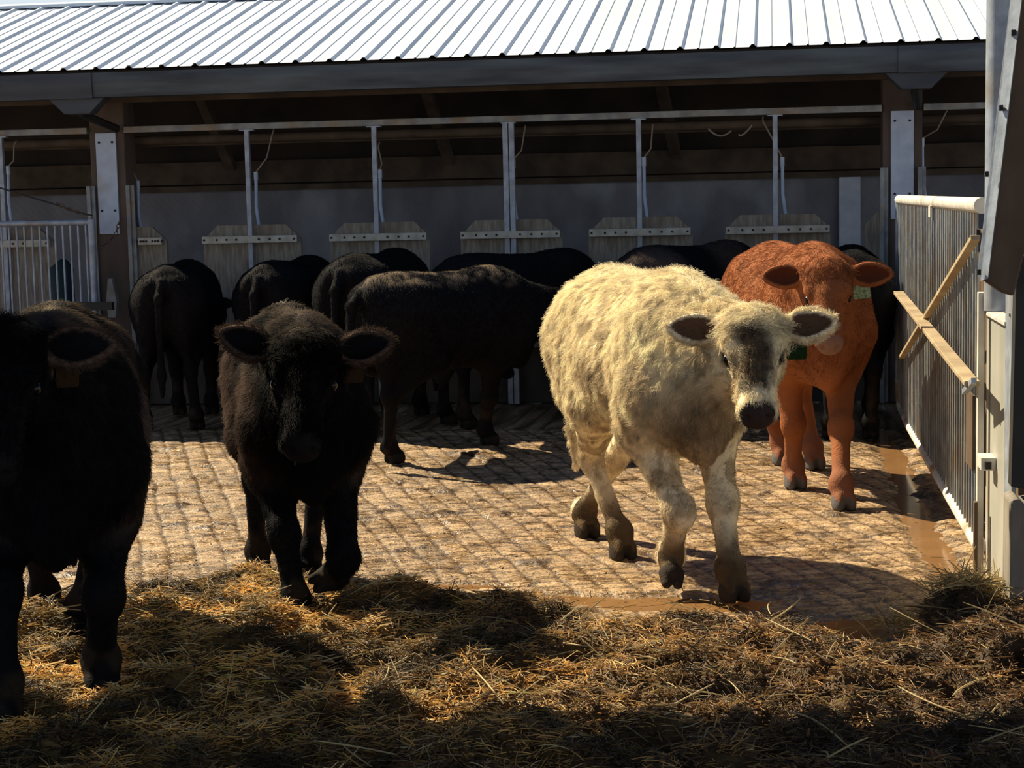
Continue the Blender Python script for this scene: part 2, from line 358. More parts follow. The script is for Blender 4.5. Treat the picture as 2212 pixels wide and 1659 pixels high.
# knee braces and rafters seen in the dark
for xr in (-5.05, -3.05, -1.05, .93, 2.9):
    b = B2(); b.bar((xr, 13.1, 2.55), (xr, RY, RZ - .1), .08, .14); b.build('rafter', M['brown'], barn)
    b = B2(); b.bar((xr + .12, 14.9, 2.5), (xr + .22, 15.45, 1.85), .09, .06); b.build('knee_brace', M['brown'], barn)
for yy, zz, hh in ((13.35, 2.05, .05), (12.85, 2.42, .10), (14.2, 2.78, .1)):
    b = B2(); b.box((X0, yy, zz - hh), (X1, yy + .07, zz + hh * .3)); b.build('purlin', M['brown'], barn)
b = B2(); b.tube([(X0, 13.28, 2.045), (X1, 13.28, 2.045)], .035, 12); b.build('supply_pipe', M['brown'], barn)
b = B2(); b.box((X0, 15.42, 1.72), (X1, 15.52, 1.92)); b.box((X0, 15.40, 1.655), (X1, 15.5, 1.705)); b.build('rear_rail', M['brown'], barn)
# back wall of the feed passage: rendered lower wall and dark boarding above
wall_m = mat('slate_rendered_wall', (0.14, 0.145, 0.175), (0.21, 0.22, 0.26), 0.8, 0, 3.5, (1, 1, .6), 0.3, 30, c3=(0.32, 0.36, 0.43), s3=1.4, t3=(.52, .72))
nt = wall_m.node_tree; tc = nt.nodes.new('ShaderNodeTexCoord'); wv = nt.nodes.new('ShaderNodeTexWave')
wv.bands_direction = 'DIAGONAL'; wv.inputs['Scale'].default_value = 9; wv.inputs['Distortion'].default_value = 1.0
b2_ = nt.nodes.new('ShaderNodeBump'); b2_.inputs['Strength'].default_value = .12; b2_.inputs['Distance'].default_value = .01
nt.links.new(tc.outputs['Object'], wv.inputs['Vector']); nt.links.new(wv.outputs['Fac'], b2_.inputs['Height'])
old = nt.nodes['Principled BSDF'].inputs['Normal'].links[0].from_socket; nt.links.new(old, b2_.inputs['Normal']); nt.links.new(b2_.outputs[0], nt.nodes['Principled BSDF'].inputs['Normal'])
b = MB(); b.box((X0, 15.5, 0), (X1, 15.65, 1.66)); tag(b.build('wall_back', wall_m), kind='structure')
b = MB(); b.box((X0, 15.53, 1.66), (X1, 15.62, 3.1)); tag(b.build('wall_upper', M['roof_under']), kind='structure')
b = B2(); b.box((.56, 15.44, .1), (.74, 15.5, 1.66)); b.build('wall_post', M['plate'], barn)
b = MB(); b.box((X0, 13.08, 0), (X1, 13.22, .50)); tag(b.build('kerb', M['plinth'], None, .01), 'low stained concrete kerb under the wooden feed boards', 'kerb')

# steel header rails between the columns
for x0, x1, l in ((X0, -5.20, 'grey steel header rail left of the left barn column'), (-4.905, .775, 'long grey steel header rail spanning the six feed stall posts'), (1.065, X1, 'grey steel header rail right of the right barn column')):
    z = 2.122; b = MB(); b.box((x0, 12.985, z - .024), (x1, 13.035, z + .024)); tag(b.build('header_rail', M['galvdirty'], None, .004), l, 'rail', 'steel header rails')
POSTX = [(-5.905, 'far left'), (-3.936, None), (-2.952, None), (-1.935, None), (-.972, None), (.016, None)]
PLBL = ['slim steel stall post at the far left behind the small gate', 'slim steel stall post right of the left barn column', 'second slim steel stall post from the left column, nearest left of the double post',
        'wide double steel stall post in the middle of the feed front', 'slim steel stall post just right of the double post', 'slim steel stall post nearest the right barn column']
for (xp, _), l in zip(POSTX, PLBL):
    dbl = abs(xp + 1.935) < .01
    t = empty('stall_post', (xp, 13.0, 0)); tag(t, l, 'post', 'steel stall posts')
    if dbl:
        for dx in (-.024, .022):
            b = MB(); b.box((dx - .02, -.018, 0), (dx + .02, .02, 2.10)); b.build('channel', M['galv'], t, .004)
    else:
        b = MB(); b.box((-.018, -.02, 0), (.018, .02, 2.10)); b.build('upright', M['galv'], t, .004)
    b = MB(); b.box((-.055, -.025, 2.088), (.055, .025, 2.097)); b.build('head_plate', M['galv'], t)
# wooden boards with bolted strap
def feed_board(xc, left=.385, right=.385, label='', gap=True):
    t = empty('feed_board', (xc, 13.03, 0)); tag(t, label, 'feed board', 'wooden feed stall boards')
    zt, zs, ch = 1.38, 1.27, .11
    def half(a, b_, ca, cb):
        pts = [(a, 0, .42), (b_, 0, .42)]
        pts += [(b_, 0, zt - ch), (b_ - ch * 1.05, 0, zt)] if cb else [(b_, 0, zt)]
        pts += [(a + ch * 1.05, 0, zt), (a, 0, zt - ch)] if ca else [(a, 0, zt)]
        m_ = MB(); m_.prism(pts, (0, .04, 0)); m_.build('board', M['wood'], t, .003)
    if left: half(-left, -.022, left > .2, False)
    if right: half(.022 - .03, right, False, right > .2) if left else half(.15, right, False, True)
    a = -left if left else .225
    m_ = MB(); m_.box((a + .012, -.075, zs - .028), (right - .012, -.055, zs + .028)); s_ = m_.build('strap', M['strap'], t, .003)
    for f in (.04, .17, .27, .37, .60, .71, .81, .955):
        xx = a + (right - a) * f; m_ = MB(); m_.tube([(xx, -.082, zs), (xx, -.074, zs)], .0085, 8); m_.build('bolt', M['dark'], s_)
    return t
feed_board(-5.905, label='wooden feed board seen through the bars of the small left gate')
feed_board(-5.055, 0, .44, 'half-width wooden feed board right against the left barn column')
FL = ['wooden feed board above the black cow second from left', 'wooden feed board with a split plank, behind the long-backed black cow', 'wooden feed board cut by the double steel post',
      'wooden feed board above the dark brown cow', 'wooden feed board directly above the red calf']
for xp, l in zip((-3.936, -2.94, -1.935, -.972, .03), FL): feed_board(xp, label=l)
t = empty('feed_board', (.92, 13.03, 0)); tag(t, 'narrow strip of wooden feed board left of the right barn column', 'feed board', 'wooden feed stall boards')
m_ = MB(); m_.prism([(-.27, 0, .42), (-.15, 0, .42), (-.15, 0, 1.40), (-.18, 0, 1.38), (-.27, 0, 1.29)], (0, .04, 0)); m_.build('board', M['wood'], t, .003)
# channels beside the columns
for x, l in ((-5.185, 'short galvanised channel on the left side of the left barn column'), (-4.87, 'galvanised channel on the right side of the left barn column'),
             (.79, 'galvanised channel on the left side of the right barn column'), (1.055, 'galvanised channel on the right side of the right barn column')):
    m_ = MB(); m_.box((x - .03, 12.96, 0), (x, 13.0, 1.70)); m_.box((x, 12.985, 0), (x + .028, 13.0, 1.70)); tag(m_.build('steel_channel', M['galvdirty'], None, .002), l, 'channel', 'galvanised column channels')
# drop pipes with hoses
PIPES = [(18, 368, 470, 30, 315, -5.9, 'blue drop pipe at the far left above the small gate'), (298, 400, 492, 267, 335, 0, 'blue drop pipe with curved hose right of the left barn column'),
         (553, 381, 485, 588, 290, 0, 'blue drop pipe with slanting hose above the second black cow'), (821, 376, 478, 817, 318, 0, 'blue drop pipe close behind the post left of the double post'),
         (1109, 354, 466, 1133, 282, 0, 'blue drop pipe just right of the double steel post'), (1391, 350, 462, 1409, 280, 0, 'blue drop pipe beside the post above the dark brown cow'),
         (1690, 350, 457, 1648, 262, 0, 'blue drop pipe above the red calf'), (1992, 308, 420, 2045, 240, 0, 'blue drop pipe right of the right barn column above the barred gate')]
for px_, y0, y1, hx, hy, _, l in PIPES:
    Yp = 13.25; a = at_y(px_, y0, Yp); c = at_y(px_ + 1, (y0 * .35 + y1 * .65), Yp); d = at_y(px_ + 7, y1 + 8, Yp); h_ = at_y(hx, hy, Yp - .1)
    t = empty('drop_pipe', (a[0], Yp, 0)); tag(t, l, 'pipe', 'blue drop pipes'); o_ = np.array([a[0], Yp, 0])
    m_ = MB(); m_.tube([a - o_, c - o_, d - o_], .013, 10); m_.build('pipe', M['pvc'], t)
    m_ = MB(); m_.tube([a - o_ + (0, 0, .035), a - o_ - (0, 0, .03)], .017, 10); m_.build('collar', M['plate'], t)
    mid = (a + h_) / 2 + np.array([.02, 0, -.02]); m_ = MB(); m_.tube([a - o_ + (0, 0, .03), mid - o_, h_ - o_, h_ - o_ + (0, .05, .04)], .006, 8); m_.build('hose', M['hose'], t)
for a, l in (((1530, 278, 1555, 298, 1580, 282), 'loop of pale hose hanging from the header near the red calf'), ((1596, 290, 1600, 292, 1625, 270), 'short curl of hose right of the hanging hose loop')):
    p = [at_y(a[i], a[i + 1], 13.2) for i in (0, 2, 4)]; pts = [Vector(p[0]) * (1 - t_) ** 2 + Vector(p[1] * 1 + np.array([0, 0, -.03])) * 2 * t_ * (1 - t_) + Vector(p[2]) * t_ ** 2 for t_ in np.linspace(0, 1, 9)]
    m_ = MB(); m_.tube(pts, .007, 8); tag(m_.build('hose', M['hose']), l, 'hose')

# ------------------------------------------------------------------ small gate at the left
GYL = 12.55
a = at_y(-30, 479, GYL); e_ = at_y(197, 480, GYL)
t = empty('metal_gate', (e_[0], GYL, 0)); tag(t, 'small galvanised barred gate beyond the leftmost calf', 'gate')
o_ = np.array([e_[0], GYL, 0]); xl = a[0] - o_[0] - .2; ztop = float(e_[2])
m_ = MB(); m_.tube([(xl, 0, ztop), (0, 0, ztop)], .024, 12); m_.build('top_rail', M['galv'], t)
m_ = MB(); m_.tube([(xl, 0, .35), (0, 0, .35)], .024, 12); m_.build('bottom_rail', M['galv'], t)
m_ = MB(); m_.tube([(0, 0, .15), (0, 0, ztop + .02)], .026, 12); m_.build('end_post', M['galv'], t)
for k in range(14):
    m_ = MB(); xx = -.045 - k * .0605; m_.tube([(xx, 0, .35), (xx, 0, ztop)], .0085, 8); m_.build('bar', M['galv'], t)
m_ = MB(); c0 = at_y(150, 662, GYL - .1) - o_; c1 = at_y(245, 662, GYL - .1) - o_; m_.box((c0[0], -.13, c0[2] - .03), (c1[0], -.08, c0[2] + .03)); m_.build('latch_bar', M['black'], t)
# cable and chains
pts = [at_y(x, y, 12.5) for x, y in ((-40, 392), (0, 406), (60, 424), (120, 442), (165, 458), (200, 466))]
m_ = MB(); m_.tube(pts, .006, 8); tag(m_.build('cable', M['black']), 'dark sagging cable running down to the left barn column', 'cable')
def chain(pts, label, r=.012):
    m_ = MB(); P = [Vector(p) for p in pts]; L = []
    for a_, b_ in zip(P[:-1], P[1:]):
        n = max(2, int((b_ - a_).length / .028)); L += [a_.lerp(b_, i / n) for i in range(n)]
    for i, p in enumerate(L[:-1]):
        d = (L[i + 1] - p).normalized(); s_ = d.cross(Vector((0, 1, 0))).normalized() if i % 2 else Vector((0, 1, 0))
        ring = [p + d * math.cos(t_) * .02 + s_ * math.sin(t_) * r for t_ in np.linspace(0, 2 * math.pi, 9)]
        m_.tube(ring, .0035, 5, False)
    tag(m_.build('chain', M['darkwood']), label, 'chain')
chain([at_y(x, y, 12.9) for x, y in ((258, 480), (250, 505), (235, 522), (218, 533), (196, 537))], 'rusty chain hanging from the left barn column to the small gate')
chain([at_y(x, y, 12.45) for x, y in ((125, 440), (150, 452), (178, 462), (197, 468))], 'rusty chain wound around the sagging cable')
m_ = MB(); c = at_y(240, 650, 12.8); m_.prism([(c[0] - .03, 12.8, c[2] - .13), (c[0] + .03, 12.8, c[2] - .13), (c[0] + .045, 12.8, c[2]), (c[0] + .01, 12.8, c[2] + .17), (c[0] - .02, 12.8, c[2] + .17), (c[0] - .04, 12.8, c[2])], (0, .05, 0))
tag(m_.build('latch_plate', M['galvdirty'], None, .004), 'grey latch plate low on the left barn column', 'latch')
c = at_y(146, 612, 13.0); m_ = MB(); m_.tube([(c[0], 12.9, c[2] - .16), (c[0], 12.9, c[2] + .12), (c[0], 12.95, c[2] + .15)], [.09, .09, .05], 16)
tag(m_.build('drum', mat('teal_plastic', (.008, .03, .035))), 'dark teal drum seen through the small left gate', 'drum')

# ------------------------------------------------------------------ long barred gate at the right
GX_ = .81; gy0, gy1 = 7.13, 11.72
t = empty('metal_gate', (GX_, gy0, 0)); tag(t, 'long tall barred gate on the right with crossed braces', 'gate')
L_ = gy1 - gy0
m_ = MB(); m_.tube([(0, 0, 1.475), (0, L_, 1.475)], .032, 14); m_.build('top_rail', M['rail'], t)
m_ = MB(); m_.tube([(0, 0, .12), (0, L_ * .8, .12), (0, L_ - .15, .15), (0, L_ - .03, .3)], .030, 12); m_.build('bottom_rail', M['rail'], t)
m_ = MB(); m_.box((-.006, L_ - .85, .32), (.006, L_, 1.46)); m_.build('end_sheet', M['galv'], t)
m_ = MB(); m_.tube([(0, L_, .28), (0, L_, 1.475)], .028, 12); m_.build('end_post', M['galv'], t)
nb_ = 46
for k in range(nb_):
    m_ = MB(); yy = .06 + k * (L_ - .12) / (nb_ - 1); m_.tube([(-.012, yy, .10), (-.012, yy, 1.465)], .0052, 8); m_.build('bar', M['galvdirty'], t)
def gp(px_, py, dx=-.05):
    p = at_x(px_, py, GX_ + dx); return Vector((p[0] - GX_, p[1] - gy0, p[2]))
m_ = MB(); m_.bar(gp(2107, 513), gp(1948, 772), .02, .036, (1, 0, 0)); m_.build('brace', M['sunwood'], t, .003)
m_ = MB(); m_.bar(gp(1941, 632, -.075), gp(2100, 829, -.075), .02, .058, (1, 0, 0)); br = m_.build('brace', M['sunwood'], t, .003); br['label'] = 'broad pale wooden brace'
m_ = MB(); m_.bar(gp(2084, 846, -.08), gp(2104, 822, -.08), .02, .02, (1, 0, 0)); m_.build('brace_bracket', M['galv'], t)
m_ = MB(); c = gp(2007, 457, -.035); m_.box((c[0], c[1] - .05, c[2] - .028), (c[0] + .008, c[1] + .05, c[2] + .028)); m_.build('name_plate', M['rail'], t)
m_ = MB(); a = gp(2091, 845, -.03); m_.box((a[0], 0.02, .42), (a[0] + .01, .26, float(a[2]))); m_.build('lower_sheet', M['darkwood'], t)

# ------------------------------------------------------------------ post, brace and panels of the near barn, at the right edge
YP = 6.55
def P6(px_, py, Y=YP): return at_y(px_, py, Y)
def slab(name, pix, Y, depth, material, parent, o_, bevel=.003):
    m_ = MB(); m_.prism([P6(x, y, Y) - o_ for x, y in pix][::-1], (0, depth, 0)); return m_.build(name, material, parent, bevel)
org = np.array([P6(2150, 1330)[0], YP, 0])
org = np.array([.83, 6.8, 0.0]); t = empty('gate_post', tuple(org)); tag(t, 'tall galvanised gate post standing at the right edge of the picture', 'post')
def pbox(name, lo, hi, material, parent=None, bevel=.003):
    m_ = MB(); m_.box(tuple(np.array(lo) - org), tuple(np.array(hi) - org)); return m_.build(name, material, parent or t, bevel)
m_ = MB(); m_.tube([np.array([.862, 7.02, 1.07]) - org, np.array([.866, 7.02, 3.2]) - org], .056, 20); m_.build('round_column', M['galv'], t)
pbox('hinge_stile', (.787, 7.03, 0), (.812, 7.075, 1.14), M['rail'])
pbox('lower_stile', (.772, 6.99, 0), (.786, 7.03, .32), M['darkwood'])
pbox('side_sheet', (.832, 6.5, 0), (.848, 7.14, 1.05), M['cream'])
pbox('sheet_cap', (.815, 6.47, 1.05), (.875, 7.17, 1.068), M['rail'])
pbox('angle_upright', (.822, 6.30, 0), (.838, 6.50, 1.32), M['galv'])
lb = pbox('latch_block', (.775, 6.80, .475), (.832, 6.92, .525), M['rail'])
pbox('latch_bolt', (.790, 6.785, .483), (.812, 6.80, .510), M['dark'], lb, 0)
for yy, zz in ((6.36, 1.10), (6.38, .43), (6.37, .22)): m_ = MB(); q = np.array([.822, yy, zz]) - org; m_.tube([q - (.006, 0, 0), q], .007, 8); m_.build('bolt', M['strap'], t)
m_ = MB(); m_.box((.98, 7.3, 0), (1.02, 12.9, 1.34)); tag(m_.build('gap_backing', M['darkwood']), 'added dark backing board that darkens the gaps of the long gate', 'gap_backing')  # added backing board, only to darken the gaps between the bars
YB = 5.9
org2 = np.array([P6(2150, 600, YB)[0], YB, 0])
t = empty('diagonal_brace', tuple(org2)); tag(t, 'heavy slanting steel-faced timber brace hanging at the upper right edge', 'brace')
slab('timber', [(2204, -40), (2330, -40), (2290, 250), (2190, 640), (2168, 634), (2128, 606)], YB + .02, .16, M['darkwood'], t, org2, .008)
m_ = MB(); m_.prism([P6(x, y, Y_) - org2 for x, y, Y_ in [(2187, -40, YB + .05), (2212, -40, YB + .01), (2134, 602, YB + .01), (2118, 608, YB + .04), (2111, 590, YB + .05)]][::-1], (.004, .012, 0)); sf_ = m_.build('steel_face', M['galv'], t, .001)
for x, y in ((2190, 70), (2163, 233), (2132, 376), (2114, 502), (2115, 588)): q = P6(x, y, YB + .012) - org2; m_ = MB(); m_.box((q[0] - .006, q[1], q[2] - .009), (q[0] + .006, q[1] + .02, q[2] + .009)); m_.build('bolt_hole', M['dark'], sf_)
org3 = np.array([P6(2215, 1200, 6.2)[0], 6.2, 0])
m_ = MB(); m_.prism([P6(x, y, 6.2) - org3 for x, y in [(2196, 560), (2320, 500), (2320, 1075), (2184, 1052), (2188, 900)]][::-1], (0, .08, 0))
o = m_.build('black_sheet', M['black'], None, .004); o.location = org3; tag(o, 'black sheet above the concrete pillar at the right edge', 'sheet')  # plain black sheet filling the edge above the pillar
m_ = MB(); m_.prism([P6(x, y, 6.1) - org3 for x, y in [(2182, 1082), (2200, 1076), (2212, 1090), (2340, 1070), (2340, 1760), (2204, 1700), (2178, 1380)]][::-1], (0, .18, 0))
o = m_.build('concrete_pillar', M['concrete'], None, .01); o.location = org3; tag(o, 'stained concrete pillar with broken top at the lower right edge', 'pillar')

# the near barn that the photograph is taken from: its lean-to roof stands above the frame and shades the bedding
b = MB(); b.prism([(-12, 6.35, 3.4), (-12, 1.2, 4.3), (-12, 1.2, 4.4), (-12, 6.35, 3.5)], (16, 0, 0)); tag(b.build('ceiling', M['brown']), kind='structure')
# ------------------------------------------------------------------ cattle: one smooth distance field per animal, meshed by surface nets
class Field:
    def __init__(s, lo, hi, h):
        s.lo = np.array(lo, float); s.h = h; n = np.ceil((np.array(hi) - s.lo) / h).astype(int) + 1
        s.ax = [(s.lo[i] + h * np.arange(n[i])).astype(np.float32) for i in range(3)]; s.S = np.full(n, .5, np.float32)
    def _sl(s, lo, hi):
        r = []
        for i in range(3):
            a = max(0, int((lo[i] - s.lo[i]) / s.h)); b = min(len(s.ax[i]), int((hi[i] - s.lo[i]) / s.h) + 2); r.append(slice(a, max(b, a)))
        return tuple(r)
    def put(s, lo, hi, fn, k, op='u'):
        mg = k + 3 * s.h; sl = s._sl(np.array(lo) - mg, np.array(hi) + mg)
        x = s.ax[0][sl[0]][:, None, None]; y = s.ax[1][sl[1]][None, :, None]; z = s.ax[2][sl[2]][None, None, :]
        if 0 in (x.size, y.size, z.size): return
        d = fn(x, y, z); a = s.S[sl]
        if op == 'u': h = np.clip(.5 + .5 * (a - d) / k, 0, 1); s.S[sl] = a * (1 - h) + d * h - k * h * (1 - h)
        else: d = -d; h = np.clip(.5 - .5 * (a - d) / k, 0, 1); s.S[sl] = a * (1 - h) + d * h + k * h * (1 - h)
    def ell(s, c, r, k=.06, R=None, op='u'):
        c = np.array(c, float); r = np.array(r, float); m_ = r if R is None else np.full(3, r.max())
        def fn(x, y, z):
            q = [x - c[0], y - c[1], z - c[2]]
            if R is not None: q = [q[0] * R[0][j] + q[1] * R[1][j] + q[2] * R[2][j] for j in range(3)]
            k0 = np.sqrt((q[0] / r[0]) ** 2 + (q[1] / r[1]) ** 2 + (q[2] / r[2]) ** 2); k1 = np.sqrt((q[0] / r[0] ** 2) ** 2 + (q[1] / r[1] ** 2) ** 2 + (q[2] / r[2] ** 2) ** 2)
            return np.where(k0 < 1e-3, -r.min(), (k0 - 1) * k0 / np.maximum(k1, 1e-6)).astype(np.float32)
        s.put(c - m_, c + m_, fn, k, op)
    def cap(s, a, b, ra, rb, k=.05, op='u'):
        a = np.array(a, float); b = np.array(b, float); ab = b - a; L = ab @ ab + 1e-9; R = max(ra, rb)
        def fn(x, y, z):
            t = np.clip(((x - a[0]) * ab[0] + (y - a[1]) * ab[1] + (z - a[2]) * ab[2]) / L, 0, 1)
            return (np.sqrt((x - a[0] - t * ab[0]) ** 2 + (y - a[1] - t * ab[1]) ** 2 + (z - a[2] - t * ab[2]) ** 2) - (ra + (rb - ra) * t)).astype(np.float32)
        s.put(np.minimum(a, b) - R, np.maximum(a, b) + R, fn, k, op)
    def mesh(s):
        S = s.S; n = np.array(S.shape); ins = S < 0
        allc = np.zeros(n - 1, np.int8)
        for dx in (0, 1):
            for dy in (0, 1):
                for dz in (0, 1): allc += ins[dx:n[0] - 1 + dx, dy:n[1] - 1 + dy, dz:n[2] - 1 + dz]
        idx = np.argwhere((allc > 0) & (allc < 8)); pos = np.zeros((len(idx), 3)); cnt = np.zeros(len(idx))
        cor = [np.array([(i >> 2) & 1, (i >> 1) & 1, i & 1]) for i in range(8)]
        val = [S[tuple((idx + c).T)] for c in cor]
        for i in range(8):
            for j in range(i + 1, 8):
                if abs(cor[i] - cor[j]).sum() != 1: continue
                cr = (val[i] < 0) != (val[j] < 0); t = val[i] / np.where(cr, val[i] - val[j], 1)
                pos += np.where(cr[:, None], cor[i] + (cor[j] - cor[i]) * t[:, None], 0); cnt += cr
        V = s.lo + (idx + pos / cnt[:, None]) * s.h
        vid = np.full(n - 1, -1, np.int32); vid[tuple(idx.T)] = np.arange(len(idx)); F = []
        for ax in range(3):
            o = [a for a in range(3) if a != ax]; lo_ = [slice(1, n[i] - 1) for i in range(3)]; hi_ = list(lo_)
            lo_[ax] = slice(0, n[ax] - 1); hi_[ax] = slice(1, n[ax]); A = ins[tuple(lo_)]; B = ins[tuple(hi_)]
            e_ = np.argwhere(A != B); add = np.ones(3, int); add[ax] = 0; e_ = e_ + add
            u = np.zeros(3, int); v = np.zeros(3, int); u[o[0]] = 1; v[o[1]] = 1
            g = lambda q: vid[tuple(q.T)]
            f = np.stack([g(e_ - u - v), g(e_ - v), g(e_), g(e_ - u)], 1)
            fl = ins[tuple(e_.T)]
            if ax == 1: fl = ~fl
            f[~fl] = f[~fl][:, ::-1]; F.append(f)
        F = np.concatenate(F); F = F[(F >= 0).all(1)]
        return V, F

def unit(v): v = np.array(v, float); return v / np.linalg.norm(v)
def frame(u, hint):
    u = unit(u); w = np.array(hint, float); w = unit(w - u * (w @ u)); v = np.cross(w, u); return np.stack([u, v, w], 1)   # columns
def ik(A, B, l1, l2, bend):
    d = B - A; L = np.linalg.norm(d); u = d / L
    if L > (l1 + l2) * .995: return A + d * l1 / (l1 + l2)
    x = (l1 * l1 - l2 * l2 + L * L) / (2 * L); h = math.sqrt(max(l1 * l1 - x * x, 0)); b = np.array(bend, float); b = unit(b - u * (b @ u))
    return A + u * x + b * h

def make_calf(name, label, cat, group, loc, head_dir, s, poll, muzzle, face=None, feet={}, h=.009, color=None, fur=None, tags=(), ears=((.1, 0), (.1, 0)), roll=0, tail=None, raised={}, hooves=True, tagmat=None, width=1.0, ear=.86):
    """loc: world point under the middle of the trunk; head_dir: world heading; poll / muzzle / feet: world points; s: size"""
    hx = unit([head_dir[0], head_dir[1], 0]); lx = np.array([-hx[1], hx[0], 0.0]); Rw = np.stack([hx, lx, [0, 0, 1.0]], 1)
    loc = np.array([loc[0], loc[1], 0.0])
    Lc = lambda p: (Rw.T @ (np.array(p, float) - loc)) / s          # world -> nominal local
    Ld = lambda d: Rw.T @ np.array(d, float)
    poll = Lc(poll); muzzle = Lc(muzzle); f = Ld(face) if face is not None else unit(muzzle - poll) * (1, 1, 0)
    hl = np.linalg.norm(muzzle - poll); hs = hl / .44
    HF = frame(muzzle - poll, unit(f * (1, 1, 0)) * 1.0 + np.array([0, 0, .55]))
    if roll:
        cr, sr = math.cos(roll), math.sin(roll); v, w = HF[:, 1].copy(), HF[:, 2].copy(); HF[:, 1] = v * cr + w * sr; HF[:, 2] = w * cr - v * sr
    hp = lambda a, b, c: poll + HF @ (np.array([a, b, c]) * hs)
    zmax = max(1.25, poll[2] + .2); xs_ = max(.75, poll[0] + .3, muzzle[0] + .2)
    Fd = Field((-.98, min(-.45, poll[1] - .42), -.02), (xs_, max(.45, poll[1] + .42), zmax), h)
    E_ = lambda c, r, k=.06, R=None, op='u': Fd.ell(c, r, k, R, op)
    Wd = width
    # trunk
    E_((.0, 0, .80), (.43, .258 * Wd, .275), .08); E_((-.25, 0, .86), (.25, .225 * Wd, .22), .08); E_((-.42, 0, .89), (.25, .205 * Wd, .225), .1); E_((.31, 0, .80), (.28, .205 * Wd, .30), .1)
    E_((.48, 0, .69), (.15, .115 * Wd, .18), .09); E_((.55, 0, .60), (.06, .045, .11), .07)
    Fd.cap((-.56, 0, 1.035), (.28, 0, 1.035), .075, .08, .1); E_((.30, 0, 1.03), (.2, .085, .09), .08)
    for sg in (1, -1):
        E_((-.36, .14 * sg * Wd, 1.00), (.10, .07, .06), .07); E_((-.63, .07 * sg, .99), (.055, .05, .06), .06)
        E_((-.49, .115 * sg * Wd, .78), (.19, .105, .27), .08); E_((.34, .135 * sg * Wd, .80), (.12, .085, .25), .07)
    # legs
    marks = {'hoof': [], 'leg': []}
    D = dict(LF=(.40, .12, 0), RF=(.40, -.12, 0), LH=(-.55, .13, 0), RH=(-.55, -.13, 0))
    for kx, dft in D.items():
        sg = 1 if kx[0] == 'L' else -1; ft = Lc(feet[kx]) if kx in feet else np.array(dft, float)
        toe = np.array([1.0, 0, 0]); pst = ft + (-.035, 0, .105)
        if kx in raised:
            r_ = raised[kx]; knee = Lc(r_['knee']); pst = Lc(r_['fet']); toe = unit(ft - pst)
        if kx[1] == 'F':
            sh = np.array([.42, sg * .13, .74]); el = np.array([.27 + (ft[0] - .40) * .18, sg * .135 + (ft[1] - sg * .12) * .2, .585])
            if kx not in raised: knee = ik(el, pst, .275, .235, (1, 0, 0))
            Fd.cap(sh, el, .115, .085, .07); Fd.cap(el, knee, .076, .047, .06); E_(knee + (.006, 0, 0), (.053, .055, .070), .03)
            Fd.cap(knee, pst, .043, .039, .03); up_ = knee
        else:
            hip = np.array([-.46, sg * .11, .86]); st = np.array([-.30 + (ft[0] + .55) * .35, sg * .145, .62])
            hock = ik(st, pst, .345, .315, (-1, 0, -.1)) if kx not in raised else knee
            Fd.cap(hip, st, .145, .10, .08); Fd.cap(st, hock, .092, .043, .06); E_(hock + (-.012, 0, .0), (.052, .038, .058), .03)
            Fd.cap(hock + (-.03, 0, .03), hip + (-.13, 0, -.22), .022, .05, .05)
            Fd.cap(hock, pst, .040, .035, .03); up_ = hock
        E_(pst, (.050, .054, .055), .03)
        if kx in raised:
            Fd.cap(pst, ft - toe * .05, .034, .036, .02)
            sd_ = unit(np.cross(toe, unit(up_ - pst) + (.01, 0, 0)))
            for q in (1, -1): Fd.cap(ft - toe * .05 + sd_ * .021 * q, ft + sd_ * .02 * q, .026, .018, .008)
        else:
            Fd.cap(pst, ft + (.0, 0, .055), .044, .046, .02)
            for q in (1, -1):
                c = ft + (.012, .0235 * q, .03); E_(c + (-.008, .002 * q, .0), (.058, .0265, .055), .006)
                E_(pst + (-.035, .022 * q, -.015), (.014, .012, .018), .01)
            Fd.put(ft - (.2, .2, .05), ft + (.2, .2, .01), lambda x, y, z, zz=ft[2]: (z - zz + 0 * x + 0 * y).astype(np.float32), .004, 's')
        marks['hoof'].append(ft); marks['leg'].append((ft, up_))
    # neck
    back = hp(.03, 0, -.06); thr = hp(.15, 0, -.14); B0 = np.array([.36, 0, .93]); B1 = np.array([.44, 0, .80])
    Fd.cap(B0, back, .165 * Wd, .088 * hs, .10); Fd.cap(B1, thr, .15, .062 * hs, .10); Fd.cap((B0 + B1) / 2, (back + thr) / 2, .17 * Wd, .092 * hs, .08)
    # head
    He = lambda c, r, k=.03, op='u': E_(hp(*c), np.array(r) * hs, k, HF, op)
    Hc = lambda a, b, ra, rb, k=.03: Fd.cap(hp(*a), hp(*b), ra * hs, rb * hs, k)
    He((.055, 0, -.035), (.095, .105, .085), .05); He((.13, 0, -.03), (.10, .098, .072), .04)
    Hc((.15, 0, -.055), (.35, 0, -.052), .085, .052, .04); Hc((.12, 0, -.125), (.34, 0, -.095), .072, .040, .04)
    Hc((.18, 0, .005), (.35, 0, -.018), .040, .030, .04)
    for sg in (1, -1):
        He((.135, .055 * sg, -.115), (.085, .038, .07), .04); He((.125, .082 * sg, -.005), (.045, .024, .028), .025)
        He((.30, .035 * sg, -.06), (.07, .03, .045), .03)
    He((.388, 0, -.058), (.048, .069, .051), .03); He((.405, 0, -.088), (.03, .050, .026), .015)
    for sg in (1, -1):
        He((.166, .110 * sg, -.036), (.026, .016, .018), .012, 's')
        He((.428, .034 * sg, -.042), (.020, .011, .014), .006, 's')
        Hc((.31, .052 * sg, -.108), (.425, .03 * sg, -.098), .004, .004, .004) if False else None
    # ears
    eard = []
    es = ear * hs
